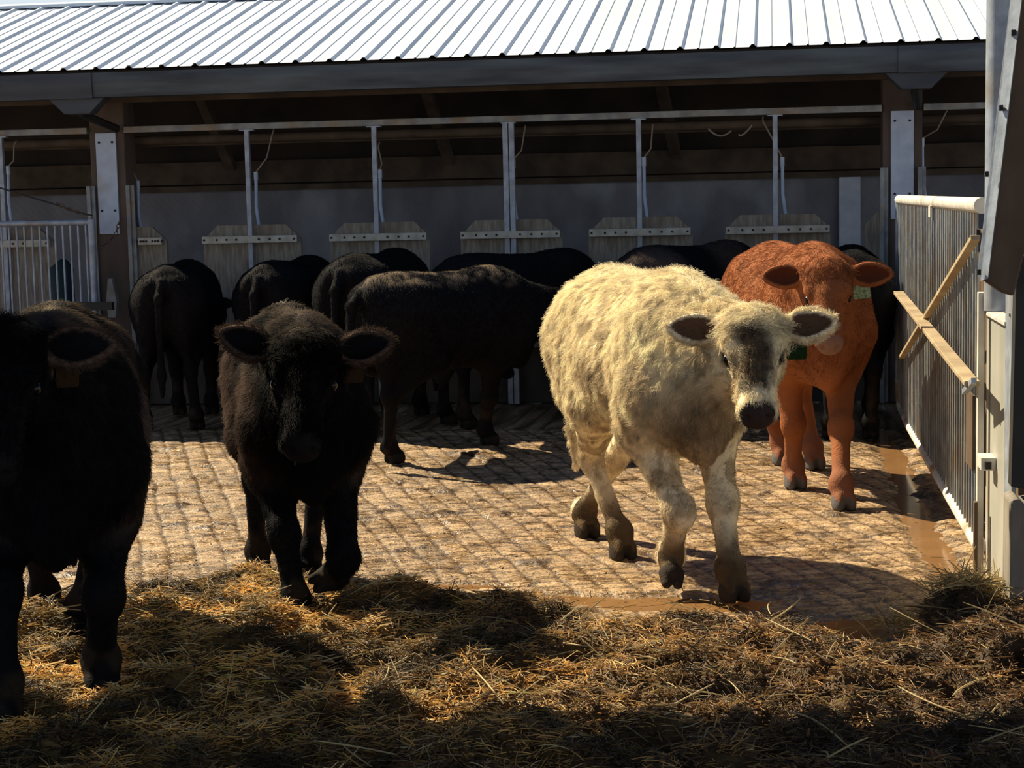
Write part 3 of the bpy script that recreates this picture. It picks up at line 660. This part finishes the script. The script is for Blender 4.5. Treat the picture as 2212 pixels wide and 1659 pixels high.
    for sg, (dz, dw) in zip((1, -1), ears):
        rootp = hp(.035, .085 * sg, -.045); ed = unit(HF @ np.array([.0, sg, 0]) + np.array([0, 0, dz]) + HF @ np.array([.12, 0, -.12 + dw]))
        nf = unit(HF @ np.array([.35, .12 * sg, .9])); EF = frame(ed, nf); c = rootp + ed * .108 * es
        Fd.cap(rootp, rootp + ed * .06 * es, .040 * es, .034 * es, .03)
        E_(c, np.array([.090, .064, .030]) * es, .02, EF); E_(c + ed * .045 * es - EF[:, 1] * .008 * es * 0, np.array([.075, .042, .022]) * es, .02, EF)
        E_(c + EF[:, 2] * .026 * es + ed * .010, np.array([.076, .044, .026]) * es, .012, EF, 's'); E_(c + EF[:, 2] * .022 * es + ed * .050 * es, np.array([.052, .026, .018]) * es, .012, EF, 's')
        eard.append((c, ed, EF, sg))
    # tail
    tl = [(-.66, 0, 1.02), (-.725, .005, .92), (-.735, .01, .72), (-.72, .01, .50), (-.71, .01, .40), (-.71, .01, .26)] if tail is None else tail
    tl = [np.array(p, float) for p in tl]; tr = [.034, .030, .024, .020, .030, .014]
    for a_, b_, r0, r1 in zip(tl[:-1], tl[1:], tr[:-1], tr[1:]): Fd.cap(a_, b_, r0, r1, .02)
    V, F = Fd.mesh()
    T = np.concatenate([F[:, :3], F[:, [0, 2, 3]]]); fn = np.cross(V[T[:, 1]] - V[T[:, 0]], V[T[:, 2]] - V[T[:, 0]])
    N = np.zeros_like(V)
    for i in range(3): np.add.at(N, T[:, i], fn)
    N /= np.linalg.norm(N, axis=1, keepdims=True) + 1e-12
    # landmarks for the colouring and for the coat
    HP = (V - poll) @ HF / hs
    K = dict(P=V, N=N, H=HP, marks=marks)
    headm = sstep(.30, .16, np.linalg.norm((HP - (.15, 0, -.05)) * (.75, 1, 1), axis=1)); K['head'] = headm
    nose = sstep(.30, .345, HP[:, 0]) * 0 + ((HP[:, 0] > .372 + .25 * np.abs(HP[:, 1])) & (np.abs(HP[:, 1]) < .063) & (np.abs(HP[:, 2] + .055) < .06)).astype(float); K['nose'] = nose
    inner = np.zeros(len(V)); eartip = np.zeros(len(V)); earm = np.zeros(len(V))
    for c, ed, EF, sg in eard:
        q = (V - c) @ EF / es; on = (np.abs(q[:, 0]) < .13) & (np.abs(q[:, 1]) < .08) & (np.abs(q[:, 2]) < .05)
        dd = np.sqrt(((q[:, 0] - .015) / .092) ** 2 + (q[:, 1] / (.050 - .16 * np.clip(q[:, 0], 0, .1))) ** 2); inner = np.maximum(inner, on * ((N @ EF[:, 2]) > .0) * sstep(1.0, .88, dd)); earm = np.maximum(earm, on * (q[:, 0] > -.07) * (np.abs(q[:, 0]) < .12))
    K['inner'] = inner; K['ear'] = earm
    hoof = np.zeros(len(V)); low = np.zeros(len(V))
    for (ft, up_) in marks['leg']:
        dft = np.linalg.norm((V - ft) * (1, 1, 1.0), axis=1); hoof = np.maximum(hoof, dft < .078)
        ab = up_ - ft; t_ = ((V - ft) @ ab) / (ab @ ab); dd = np.linalg.norm(V - ft - np.clip(t_, 0, 1.3)[:, None] * ab, axis=1); low = np.maximum(low, (dd < .10) * sstep(1.25, .3, t_))
    K['hoof'] = hoof; K['low'] = low; K['leg'] = low
    C = color(K)
    root = empty(name, tuple(loc), math.atan2(hx[1], hx[0])); tag(root, label, cat, group)
    me = np_mesh('body', V * s, F); set_col(me, C); link('body', me, M['skin'], root)
    for sg in (1, -1):
        b = MB(); c = hp(.166, .094 * sg, -.036) * s; u = []
        n = 12
        for i in range(n + 1):
            for j in range(n): th = math.pi * i / n; ph = 2 * math.pi * j / n; u.append(c + HF @ (np.array([math.cos(th), math.sin(th) * math.cos(ph) * .8, math.sin(th) * math.sin(ph)]) * .0195 * hs * s))
        b.add(u, [(i * n + j, i * n + (j + 1) % n, (i + 1) * n + (j + 1) % n, (i + 1) * n + j) for i in range(n) for j in range(n)], True); b.build('eye', M['eye'], root)
    for (side, along, wd, hg, mt_, yaw_) in tags:
        c, ed, EF, sg = eard[0 if side == 'L' else 1]; p = (c + ed * along * hs + EF[:, 2] * .014 + np.array([0, 0, -.052])) * s
        n_ = unit(EF[:, 2] * (1, 1, .2) + np.array([0, 0, .1])); a_ = unit(np.cross([0, 0, 1.0], n_)); q = unit(np.cross(n_, a_)); b = MB()
        a_ = unit(a_ + q * yaw_); q = unit(np.cross(n_, a_))
        out = [(-.5, 0), (-.5, -.85), (-.42, -1), (.42, -1), (.5, -.85), (.5, 0), (.2, .12), (-.2, .12)]
        b.prism([p + a_ * x * wd + q * y * hg for x, y in out], n_ * .003)
        tg = b.build('ear_tag', mt_, root); tg['label'] = 'square plastic tag hanging from the ear'
    if fur:
        A = .5 * np.linalg.norm(fn, axis=1); dens = np.ones(len(V)); dens[(nose > 0) | (hoof > 0)] = 0; dens *= 1 - .7 * inner
        for sg in (1, -1): dens[np.linalg.norm(HP - (.166, .10 * sg, -.036), axis=1) < .024] = 0
        w = A * dens[T].mean(1); n = fur['n']; ti = rng.choice(len(T), n, p=w / w.sum()); bc = rng.dirichlet((1, 1, 1), n)
        tri = T[ti]; P = (V[tri] * bc[..., None]).sum(1); Nn = (N[tri] * bc[..., None]).sum(1); Nn /= np.linalg.norm(Nn, axis=1, keepdims=True) + 1e-9
        Cc = (C[tri] * bc[..., None]).sum(1); g = lambda a: (a[tri] * bc).sum(1)
        hm, inn, er, lw = g(headm), g(inner), g(earm), g(low); HPp = (P - poll) @ HF / hs
        flow = np.tile(np.array([-.55, 0, -.8]), (n, 1)); flow[:, 1] += 0.5 * np.tanh(P[:, 1] / .07) * (P[:, 2] > 1.0)
        fh = HPp * 0; fh[:] = HF @ np.array([.8, 0, .2]); fh += (HPp[:, 1] * 5)[:, None] * HF[:, 1]; fh += .2 * (HF @ np.array([0, 0, 1.0]))
        flow = flow * (1 - hm[:, None]) + fh * hm[:, None]
        for c, ed, EF, sg in eard:
            mm_ = (er > .4) & ((P[:, 1] - poll[1]) * (c[1] - poll[1]) >= 0) if abs(c[1] - poll[1]) > .05 else er > .4
            q = (P - c) @ EF; rad = EF @ np.array([1.0, 0, 0]); flow[mm_] = ed * .9 + (q[mm_, 1] * 22)[:, None] * EF[:, 1]
        flow[lw > .2] = (0, 0, -1)
        tan = flow - Nn * (flow * Nn).sum(1, keepdims=True); tan /= np.linalg.norm(tan, axis=1, keepdims=True) + 1e-6
        fs_ = fur.get('clump', 26); vn = np.stack([vnoise(P, fs_, 50 + i) - .5 for i in range(3)], 1) * 2
        vn2 = np.stack([vnoise(P, fs_ * .35, 60 + i) - .5 for i in range(3)], 1) * 2
        lift = fur.get('lift', .35); dr = tan + Nn * lift + vn * fur.get('mess', .55) + vn2 * fur.get('mess', .55) * .7 + rng.normal(0, .12, (n, 3))
        dr += Nn * np.maximum(0, .30 - (dr * Nn).sum(1, keepdims=True)); dr /= np.linalg.norm(dr, axis=1, keepdims=True)
        ln = fur['len'] * (.65 + .7 * rng.random(n)) * (1 - .45 * lw) * (1 - .35 * er) * (1 - .35 * hm * (HPp[:, 0] > .10)) * (1 - .35 * inn)
        pl = sstep(.10, .0, np.abs(HPp[:, 0] - .03)) * hm * (1 - er) * (HPp[:, 2] > -.09); ln *= 1 + fur.get('poll', .5) * pl; ln *= 1 - .62 * sstep(.66, .48, P[:, 2]) * (1 - .0 * er)
        ln *= 1 + 1.5 * np.exp(-(np.linalg.norm((P - tl[4]) * (1, 1, .5), axis=1) / .06) ** 2)
        kk = fur.get('k', 5); t_ = np.linspace(0, 1, kk); side = np.cross(dr, Nn); side /= np.linalg.norm(side, axis=1, keepdims=True) + 1e-6
        cu_a = fur.get('curl', .12) * (1 + 3 * pl) ; ph = vnoise(P, fs_, 70) * 12.6
        Q = P[:, None] - Nn[:, None] * .0015 + dr[:, None] * (ln[:, None] * t_)[..., None] \
            + side[:, None] * ((cu_a * ln)[:, None] * np.sin(ph[:, None] + t_ * (5.5 + 3 * pl[:, None])))[..., None] * t_[None, :, None] \
            + (tan * .40 - Nn * .10)[:, None] * (ln[:, None] * t_ ** 2)[..., None] * .6
        rd = fur['r'] * (1 - .75 * t_)[None] * np.ones((n, 1)); lk = fur.get('locks', .3); Cf = Cc * (.85 + .35 * rng.random(n))[:, None] * (1 - lk + 1.15 * lk * sstep(.3, .65, vnoise(P * (1, 1, .7), 58, 88)))[:, None]  # tone varies per lock, painting the shade between curls
        curves_obj('fur', Q * s, rd, np.clip(Cf, 0, 1), M['fur'], root)
    return root

BLK = np.array([.0068, .0066, .0078])
def col_black(brown=.0, dust_sheen=.0, tuft=.0):
    def f(K):
        P = K['P']; n = fbm(P, 3.5, 3, 3); C = BLK[None] * (.7 + .8 * n[:, None]); C = C + np.array([.064, .045, .035]) * brown * (sstep(.30, .7, fbm(P, 2.4, 8, 2)) * sstep(.48, .75, P[:, 2]) * (1 - .8 * K['head']) * sstep(.62, .35, P[:, 0]))[:, None]
        C = C * (1 - .45 * K['head'][:, None]); tf = tuft * sstep(.17, .05, np.linalg.norm((P - (-.60, 0, 1.06)) * (1, 1, .8), axis=1) + (fbm(P, 20, 6, 2) - .5) * .08)[:, None]; C = C * (1 - tf) + np.array([.50, .46, .40]) * tf  # pale rump tuft, its sunlit glow painted into the hair colour
        sp_lit = dust_sheen * (sstep(1.02, 1.09, P[:, 2] + (fbm(P, 9, 15, 3) - .5) * .12) * sstep(.5, .3, P[:, 0]) * sstep(.35, .65, fbm(P, 16, 18, 2)))[:, None]; C = C * (1 - sp_lit) + np.array([.16, .12, .08]) * sp_lit; er_ = (K['ear'] * (1 - K['inner']))[:, None] * min(1, brown) * .8; C = C * (1 - er_) + np.array([.11, .07, .05]) * er_  # spine streak doubles as painted sun highlight; ear rims get painted rim glow
        poll_lit = (.8 * tuft * K['head'] * (1 - K['ear']) * sstep(.035, -.03, K['H'][:, 0]) * sstep(.4, .6, fbm(P, 24, 33, 2)))[:, None]; C = C * (1 - poll_lit) + np.array([.17, .14, .11]) * poll_lit  # pale poll curls: sun highlight painted into the coat
        C[K['hoof'] > 0] = (.02, .018, .016); C[K['nose'] > 0] = (.012, .011, .011); d = sstep(.5, .7, fbm(P, 12, 5, 3))[:, None] * K['low'][:, None] * .5
        return C * (1 - d) + np.array([.05, .035, .02]) * d
    return f
def col_white(K):
    P = K['P']; H = K['H']; N = K['N']; n = fbm(P, 5, 2, 4)[:, None]; n2 = fbm(P, 15, 12, 3)[:, None]
    C = np.array([.97, .845, .59]) * (.86 + .25 * n); C = np.clip(C, 0, 1)
    stain_shade = np.array([.30, .19, .09])
    d = np.zeros(len(P))
    d = np.maximum(d, .66 * sstep(.50, .62, fbm(P * (1, 1, .6), 19, 77, 3)) * sstep(1.08, .85, P[:, 2]) * (.55 + .45 * sstep(.45, .6, fbm(P, 3, 79, 2))))                                   # grubby matted locks on the flank, curl shading painted in
    d = np.maximum(d, .85 * sstep(.30, .08, np.linalg.norm((P - (.56, 0, .60)) * (1, 1.1, 1), axis=1) + (n2[:, 0] - .5) * .1) * sstep(.40, .5, P[:, 0])) # brisket dirt, deepened by painted chest shade
    d = np.maximum(d, .85 * K['low'] * sstep(.42, .12, P[:, 2] + (n2[:, 0] - .5) * .25)); d = np.maximum(d, .95 * sstep(.17, .10, P[:, 2] + (n2[:, 0] - .5) * .05) * (K['low'] > 0))
    for ft, up_ in K['marks']['leg']: d = np.maximum(d, .7 * sstep(.085, .04, np.linalg.norm(P - up_, axis=1) + (n2[:, 0] - .5) * .04))
    for sg in (1, -1): d = np.maximum(d, .75 * sstep(.12, .04, np.linalg.norm((P - (.27, .14 * sg, .55)) * (.8, 1, .7), axis=1)) * 0.6)
    fm = K['head'] * sstep(.05, .09, H[:, 0]) * sstep(.36, .30, H[:, 0]) * sstep(.088 - .07 * np.clip(H[:, 0] - .12, 0, .3), .03, np.abs(H[:, 1]) + (n2[:, 0] - .5) * .05) * (H[:, 2] > -.08); dk = fm[:, None] * .93
    C = C * (1 - d[:, None]) + stain_shade * d[:, None] * (.5 + n); C = C * (1 - dk) + np.array([.065, .038, .02]) * dk
    lowdk = sstep(.27, .12, P[:, 2] + (n2[:, 0] - .5) * .05) * (K['low'] > 0); C = C * (1 - .8 * lowdk[:, None]) + np.array([.05, .033, .018]) * .8 * lowdk[:, None]
    i_ = K['inner'][:, None]; C = C * (1 - i_) + np.array([.11, .065, .042]) * i_
    ey = np.zeros(len(P))
    for sg in (1, -1): ey = np.maximum(ey, sstep(.042, .022, np.linalg.norm((H - (.166, .105 * sg, -.036)) * (.8, 1, 1.2), axis=1)))
    C = C * (1 - ey[:, None]) + np.array([.05, .035, .03]) * ey[:, None]
    C[K['nose'] > 0] = (.045, .032, .030); C[K['hoof'] > 0] = (.045, .035, .028); return C
def col_red(K):
    P = K['P']; H = K['H']; n = fbm(P, 5, 2, 4)[:, None]; C = np.array([.31, .112, .046]) * (.72 + .5 * n)
    d = sstep(.55, .72, fbm(P, 10, 5, 3)) * .35; C = C * (1 - d[:, None]) + np.array([.20, .07, .03]) * d[:, None]
    lw = (K['low'] * sstep(.30, .12, P[:, 2]))[:, None] * .55; C = C * (1 - lw) + np.array([.20, .10, .07]) * lw
    i_ = K['inner'][:, None]; C = C * (1 - i_) + np.array([.10, .03, .015]) * i_
    C[K['nose'] > 0] = (.27, .16, .125); C[K['hoof'] > 0] = (.12, .11, .11); return C

def between(a, b, t=.5): return tuple(np.array(a) * (1 - t) + np.array(b) * t)
Q3 = lambda px_, py, Y: at_y(px_, py, Y)
# --- cream calf, walking towards the camera
wr_, wl_ = (.37, -.93), None
make_calf('calf', 'shaggy cream-white calf walking toward the camera in the sun', 'calf', None, (-.50, 7.11), (.40, -.915), 1.09,
          poll=Q3(1622, 682, 6.42), muzzle=Q3(1637, 896, 6.12), face=(.03, -1, 0),
          feet=dict(RF=ground(1452, 1262, .05), LF=ground(1586, 1297), LH=ground(1268, 1160), RH=ground(1345, 1208)),
          raised=dict(RF=dict(knee=Q3(1466, 1105, 6.66), fet=Q3(1448, 1200, 6.80))), h=.0075, color=col_white,
          fur=dict(n=210000, len=.028, r=.0008, lift=.34, mess=.80, curl=.28, k=6, clump=46, poll=.4, locks=.30),
          tags=(('L', -.030, .075, .066, M['tagdark'], 0),), ears=((.26, 0), (.30, 0)), ear=.98,
          tail=[(-.66, 0, 1.02), (-.72, -.02, .92), (-.74, -.05, .74), (-.75, -.06, .58), (-.755, -.06, .46), (-.75, -.06, .30)])
# --- red calf behind it
make_calf('calf', 'russet red calf standing behind the cream calf by the barred gate', 'calf', None, (.12, 9.42), (.25, -.97), 1.12,
          poll=Q3(1786, 572, 8.78), muzzle=Q3(1794, 748, 8.52), face=(-.02, -1, 0),
          feet=dict(RF=ground(1718, 1055), LF=ground(1822, 1100), LH=(.22, 9.86, 0), RH=ground(1690, 1003)), h=.009, color=col_red,
          fur=dict(n=90000, len=.015, r=.0010, lift=.2, mess=.45, curl=.1, k=4, poll=1.0), tags=(('L', -.035, .085, .062, M['taggreen'], .1),), ears=((.16, 0), (.22, 0)), width=1.08, ear=.98)
# --- dark calf in the middle foreground
make_calf('calf', 'fluffy black-brown calf walking into the straw, one front leg lifted', 'calf', None, (-1.79, 6.44), (.34, -.94), 1.0,
          poll=Q3(660, 730, 5.72), muzzle=Q3(650, 966, 5.42), face=(.26, -.97, 0),
          feet=dict(RF=ground(642, 1362, .05), LF=Q3(680, 1262, 6.02), RH=ground(560, 1246), LH=ground(672, 1252)),
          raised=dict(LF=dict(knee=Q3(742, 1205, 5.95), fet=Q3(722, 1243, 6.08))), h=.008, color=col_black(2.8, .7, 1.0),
          fur=dict(n=120000, len=.032, r=.0009, lift=.42, mess=.55, curl=.15, k=5, poll=.6), tags=(('L', -.03, .075, .062, M['tagbrown'], 0),), ears=((.42, 0), (.52, 0)), width=.86, ear=.94,
          tail=[(-.60, 0, 1.10), (-.70, 0, 1.0), (-.735, .01, .72), (-.72, .01, .50), (-.71, .01, .40), (-.71, .01, .26)])
# --- leftmost calf, nearest the camera
make_calf('calf', 'big dark calf cut off by the left edge, nearest the camera', 'calf', None, (-2.22, 5.18), (.36, -.93), 1.08,
          poll=Q3(2, 712, 4.42), muzzle=Q3(-22, 1020, 4.15), face=(.30, -.95, 0),
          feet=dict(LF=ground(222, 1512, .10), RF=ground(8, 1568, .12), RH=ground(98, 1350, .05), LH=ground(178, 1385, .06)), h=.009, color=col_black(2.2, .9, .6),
          fur=dict(n=90000, len=.028, r=.0009, lift=.35, mess=.5, k=4, poll=.4), tags=(('L', -.02, .06, .055, M['tagbrown'], 0),), ears=((.22, 0), (.22, 0)), width=1.0, ear=.95)
# --- black cattle at the feed boards
def backcow(label, loc, hd, s, poll=None, muz=None, feet={}, h=.013, br=.03, n=20000, dust_sheen=0.0, grp='black cattle feeding at the barn', **kw):
    hdn = unit([*hd, 0]); l3 = np.array([*loc, 0.0])
    poll = l3 + hdn * .86 * s + np.array([0, 0, .98 * s]) if poll is None else poll
    muz = poll + hdn * .06 + np.array([0, 0, -.40]) if muz is None else muz
    return make_calf('cow', label, 'cow', grp, loc, hd, s, poll, muz, face=tuple(hdn), feet=feet, h=h, color=col_black(br, dust_sheen), fur=dict(n=n, len=.020, r=.0013, lift=.25, mess=.4, k=3), **kw)
def lowhead(loc, hd, s, d=.76, z=.84):
    hdn = unit([*hd, 0]); return np.array([*loc, 0.0]) + hdn * d * s + np.array([0, 0, z * s])
backcow('black cow standing side-on behind the dark calf, pale sunlit streak painted along its spine', (-1.93, 10.42), (.66, .75), .99,
        feet=dict(RH=ground(852, 1000), RF=ground(1057, 960), LH=ground(935, 930), LF=ground(1182, 905)), poll=lowhead((-1.93, 10.42), (.66, .75), .99, .9, .93), h=.010, n=30000,
        tail=[(-.66, 0, 1.02), (-.735, -.01, .95), (-.76, -.02, .80), (-.75, -.02, .58), (-.75, -.02, .45), (-.74, -.02, .30)], br=.03, dust_sheen=.9)
def straight(loc, hd, s, **k): return dict(poll=lowhead(loc, hd, s), **k)
for label, loc, hd, s, ft, br in (
    ('black cow seen from behind right of the left barn column', (-4.17, 12.02), (-.14, .99), 1.00, dict(LH=ground(316, 932), RH=ground(427, 928)), .05),
    ('black cow second from left at the feed boards', (-3.36, 12.12), (.10, .995), 1.01, {}, .03),
    ('black cow with straw on its hip, half hidden by the side-on cow', (-2.70, 11.93), (.16, .987), 1.05, {}, .02),
    ('long-backed black cow right behind the side-on black cow', (-1.70, 12.08), (.76, .65), 1.03, {}, .03),
    ('dark brown cow mostly hidden behind the cream calf', (-.52, 12.10), (.62, .78), 1.06, {}, .9),
    ('black cow behind the red calf beside the barred gate', (.50, 11.66), (.04, 1.0), 1.03, dict(RH=ground(1880, 948)), .03)):
    backcow(label, loc, hd, s, poll=lowhead(loc, hd, s), feet=ft, br=br)

# ------------------------------------------------------------------ straw bedding in the foreground
def edge_y(x): 
    o = np.argsort(EDGEW[:, 0]); return np.interp(x, EDGEW[o, 0], EDGEW[o, 1])
def bed_h(P):
    P_ = np.concatenate([P, np.zeros((len(P), 1))], 1)
    ey = edge_y(P[:, 0]) + (fbm(P_, 4, 90, 3) - .5) * .30
    d = ey - P[:, 1]
    base = sstep(-.02, .9, d) * .085 + sstep(-.02, .16, d) * .045
    lump = (fbm(P_, 3.2, 91, 3) - .5) * .17 + (fbm(P_, 10, 93, 3) - .5) * .14
    hole = sstep(.60, .75, fbm(P_, 6.5, 97, 2)) * .06
    hum = .07 * np.exp(-(((P[:, 0] - 0.62) / .28) ** 2 + ((P[:, 1] - 6.2) / .3) ** 2)) + .03 * np.exp(-(((P[:, 0] + 1.95) / .5) ** 2 + ((P[:, 1] - 6.5) / .25) ** 2)) 
    return np.where(d > -.15, base + (lump - hole) * sstep(-.02, .35, d) + hum * sstep(-.05, .2, d), 0) - .03 * sstep(.03, -.08, d)
xs = np.arange(-4.4, 1.55, .016); ys = np.arange(3.4, 7.35, .016)
GX2, GY2 = np.meshgrid(xs, ys, indexing='ij'); P2 = np.stack([GX2.ravel(), GY2.ravel()], 1); HZ = bed_h(P2)
P3 = np.concatenate([P2, HZ[:, None]], 1)
gold = sstep(.3, -1.7, P2[:, 0] + (fbm(P3, 1.3, 111, 3) - .5) * 1.6)          # cleaner straw to the left, trodden dung to the right
n1 = fbm(P3, 7, 112, 4)[:, None]
C = np.array([.06, .034, .014]) * (.5 + 1.0 * n1) * (1 - gold[:, None]) + np.array([.20, .115, .035]) * (.45 + 1.1 * n1) * gold[:, None]
nx, ny = len(xs), len(ys); ii = (np.arange(nx - 1)[:, None] * ny + np.arange(ny - 1)[None]).ravel()
Fq = np.stack([ii, ii + ny, ii + ny + 1, ii + 1], 1); Fq = Fq[(HZ[Fq] > -.029).any(1)]
used = np.unique(Fq); mp_ = np.full(len(P2), -1); mp_[used] = np.arange(len(used))
me = np_mesh('straw_bedding', P3[used], mp_[Fq]); set_col(me, C[used])
bed = tag(link('straw_bedding', me, M['bed']), 'deep trampled straw and dung bedding across the foreground', 'straw bedding', kind='stuff')
def strands(P, z, length, rad, colr, up, name, parent, k=5):
    n = len(P); a = rng.random(n) * 2 * math.pi; el = np.abs(rng.normal(0, up, n)); L = length * (.35 + 1.1 * rng.random(n) ** 1.4)
    d = np.stack([np.cos(a) * np.cos(el), np.sin(a) * np.cos(el), np.sin(el)], 1); sd_ = np.stack([-np.sin(a), np.cos(a), np.zeros(n)], 1)
    t = np.linspace(0, 1, k) - .25; bend = rng.normal(0, .22, n) * L; droop = -np.abs(rng.normal(0, .18, n)) * L
    c0 = np.concatenate([P, z[:, None]], 1)
    Q = c0[:, None] + d[:, None] * (L[:, None] * t)[..., None] + sd_[:, None] * (bend[:, None] * t ** 2)[..., None]; Q[..., 2] += droop[:, None] * t ** 2
    R = (rad * (.6 + .8 * rng.random(n)))[:, None] * np.ones((1, k)); R[:, -1] *= .5
    return curves_obj(name, Q, R, colr, M['strand'], parent)
N1 = 210000
P = np.stack([rng.uniform(-3.6, 1.3, N1), rng.uniform(3.9, 7.2, N1)], 1); h_ = bed_h(P); ok = h_ > .012; P = P[ok]; h_ = h_[ok]; n = len(P)
P_ = np.concatenate([P, h_[:, None]], 1)
g = sstep(.3, -1.7, P[:, 0] + (fbm(P_, 1.3, 111, 3) - .5) * 1.6); q = rng.random(n)
pale = q < (.05 + .20 * g); dk = q > (.62 + .2 * g)
C = np.array([.27, .145, .05])[None] * (1 - g[:, None]) + np.array([.60, .34, .085])[None] * g[:, None]
C[pale] = np.array([.60, .46, .22]) * (.55 + .45 * g[pale, None]); C[dk] = (.085, .048, .02)
C *= (.5 + .8 * rng.random(n))[:, None] * (.10 + 1.7 * sstep(.28, .72, fbm(P_, 6, 115, 3)))[:, None]
gr = rng.random(n) < .02; C[gr] *= (.8, 1.05, .6)
keep = rng.random(n) < (.45 + .55 * g)
strands(P[keep], h_[keep] + rng.uniform(-.01, .022, n)[keep], .066, .0012, C[keep], .28, 'straw', bed)
# crumbs of dung and chaff that make the right half lumpy
N2 = 60000
P = np.stack([rng.uniform(-3, 1.3, N2), rng.uniform(3.9, 7.2, N2)], 1); h_ = bed_h(P); ok = (h_ > .012) & (rng.random(N2) < sstep(-3.2, -.6, P[:, 0]) + .1); P = P[ok]; h_ = h_[ok]; n = len(P)
C = np.array([.13, .07, .027]) * (.25 + 1.3 * rng.random((n, 1))) * (1 + .25 * rng.normal(0, .3, (n, 3)))
strands(P, h_ + rng.uniform(-.004, .014, n), .022, .0034, np.clip(C, .01, 1), .5, 'chaff', bed, 4)
# long single stalks
N3 = 420
P = np.stack([rng.uniform(-3.2, 1.15, N3), rng.uniform(4.2, 6.9, N3)], 1); h_ = bed_h(P); ok = h_ > .03; P = P[ok]; h_ = h_[ok]; n = len(P)
strands(P, h_ + .02, .22, .0019, np.array([.55, .42, .20]) * (.5 + .6 * rng.random((n, 1))), .30, 'stalk', bed, 6)
# tuft of long straw against the gate post
n = 900; P = np.stack([rng.normal(.66, .13, n), rng.normal(6.28, .12, n)], 1); h_ = bed_h(P)
strands(P, h_ + rng.uniform(0, .05, n), .12, .0017, np.array([.50, .36, .15]) * (.4 + .8 * rng.random((n, 1))), .55, 'stalk', bed, 6)
# loose bits lying on the paving
N4 = 9000
P = np.stack([rng.uniform(-4.2, .8, N4), 5.9 + rng.gamma(1.3, .8, N4)], 1); dd = P[:, 1] - edge_y(P[:, 0]); ok = (dd > 0) & (P[:, 1] < 11.5) & (rng.random(N4) < np.clip(.25 + .8 * np.exp(-dd / .5) , 0, 1) * (1 - .6 * sstep(-2.2, -.8, P[:, 0]))); P = P[ok]; n = len(P)
o = strands(P, np.full(n, .006), .05, .0014, np.array([.42, .27, .09]) * (.35 + .9 * rng.random((n, 1))), .12, 'scattered_straw', None, 4)
tag(o, 'loose straw bits scattered over the wet paving', 'straw', kind='stuff')
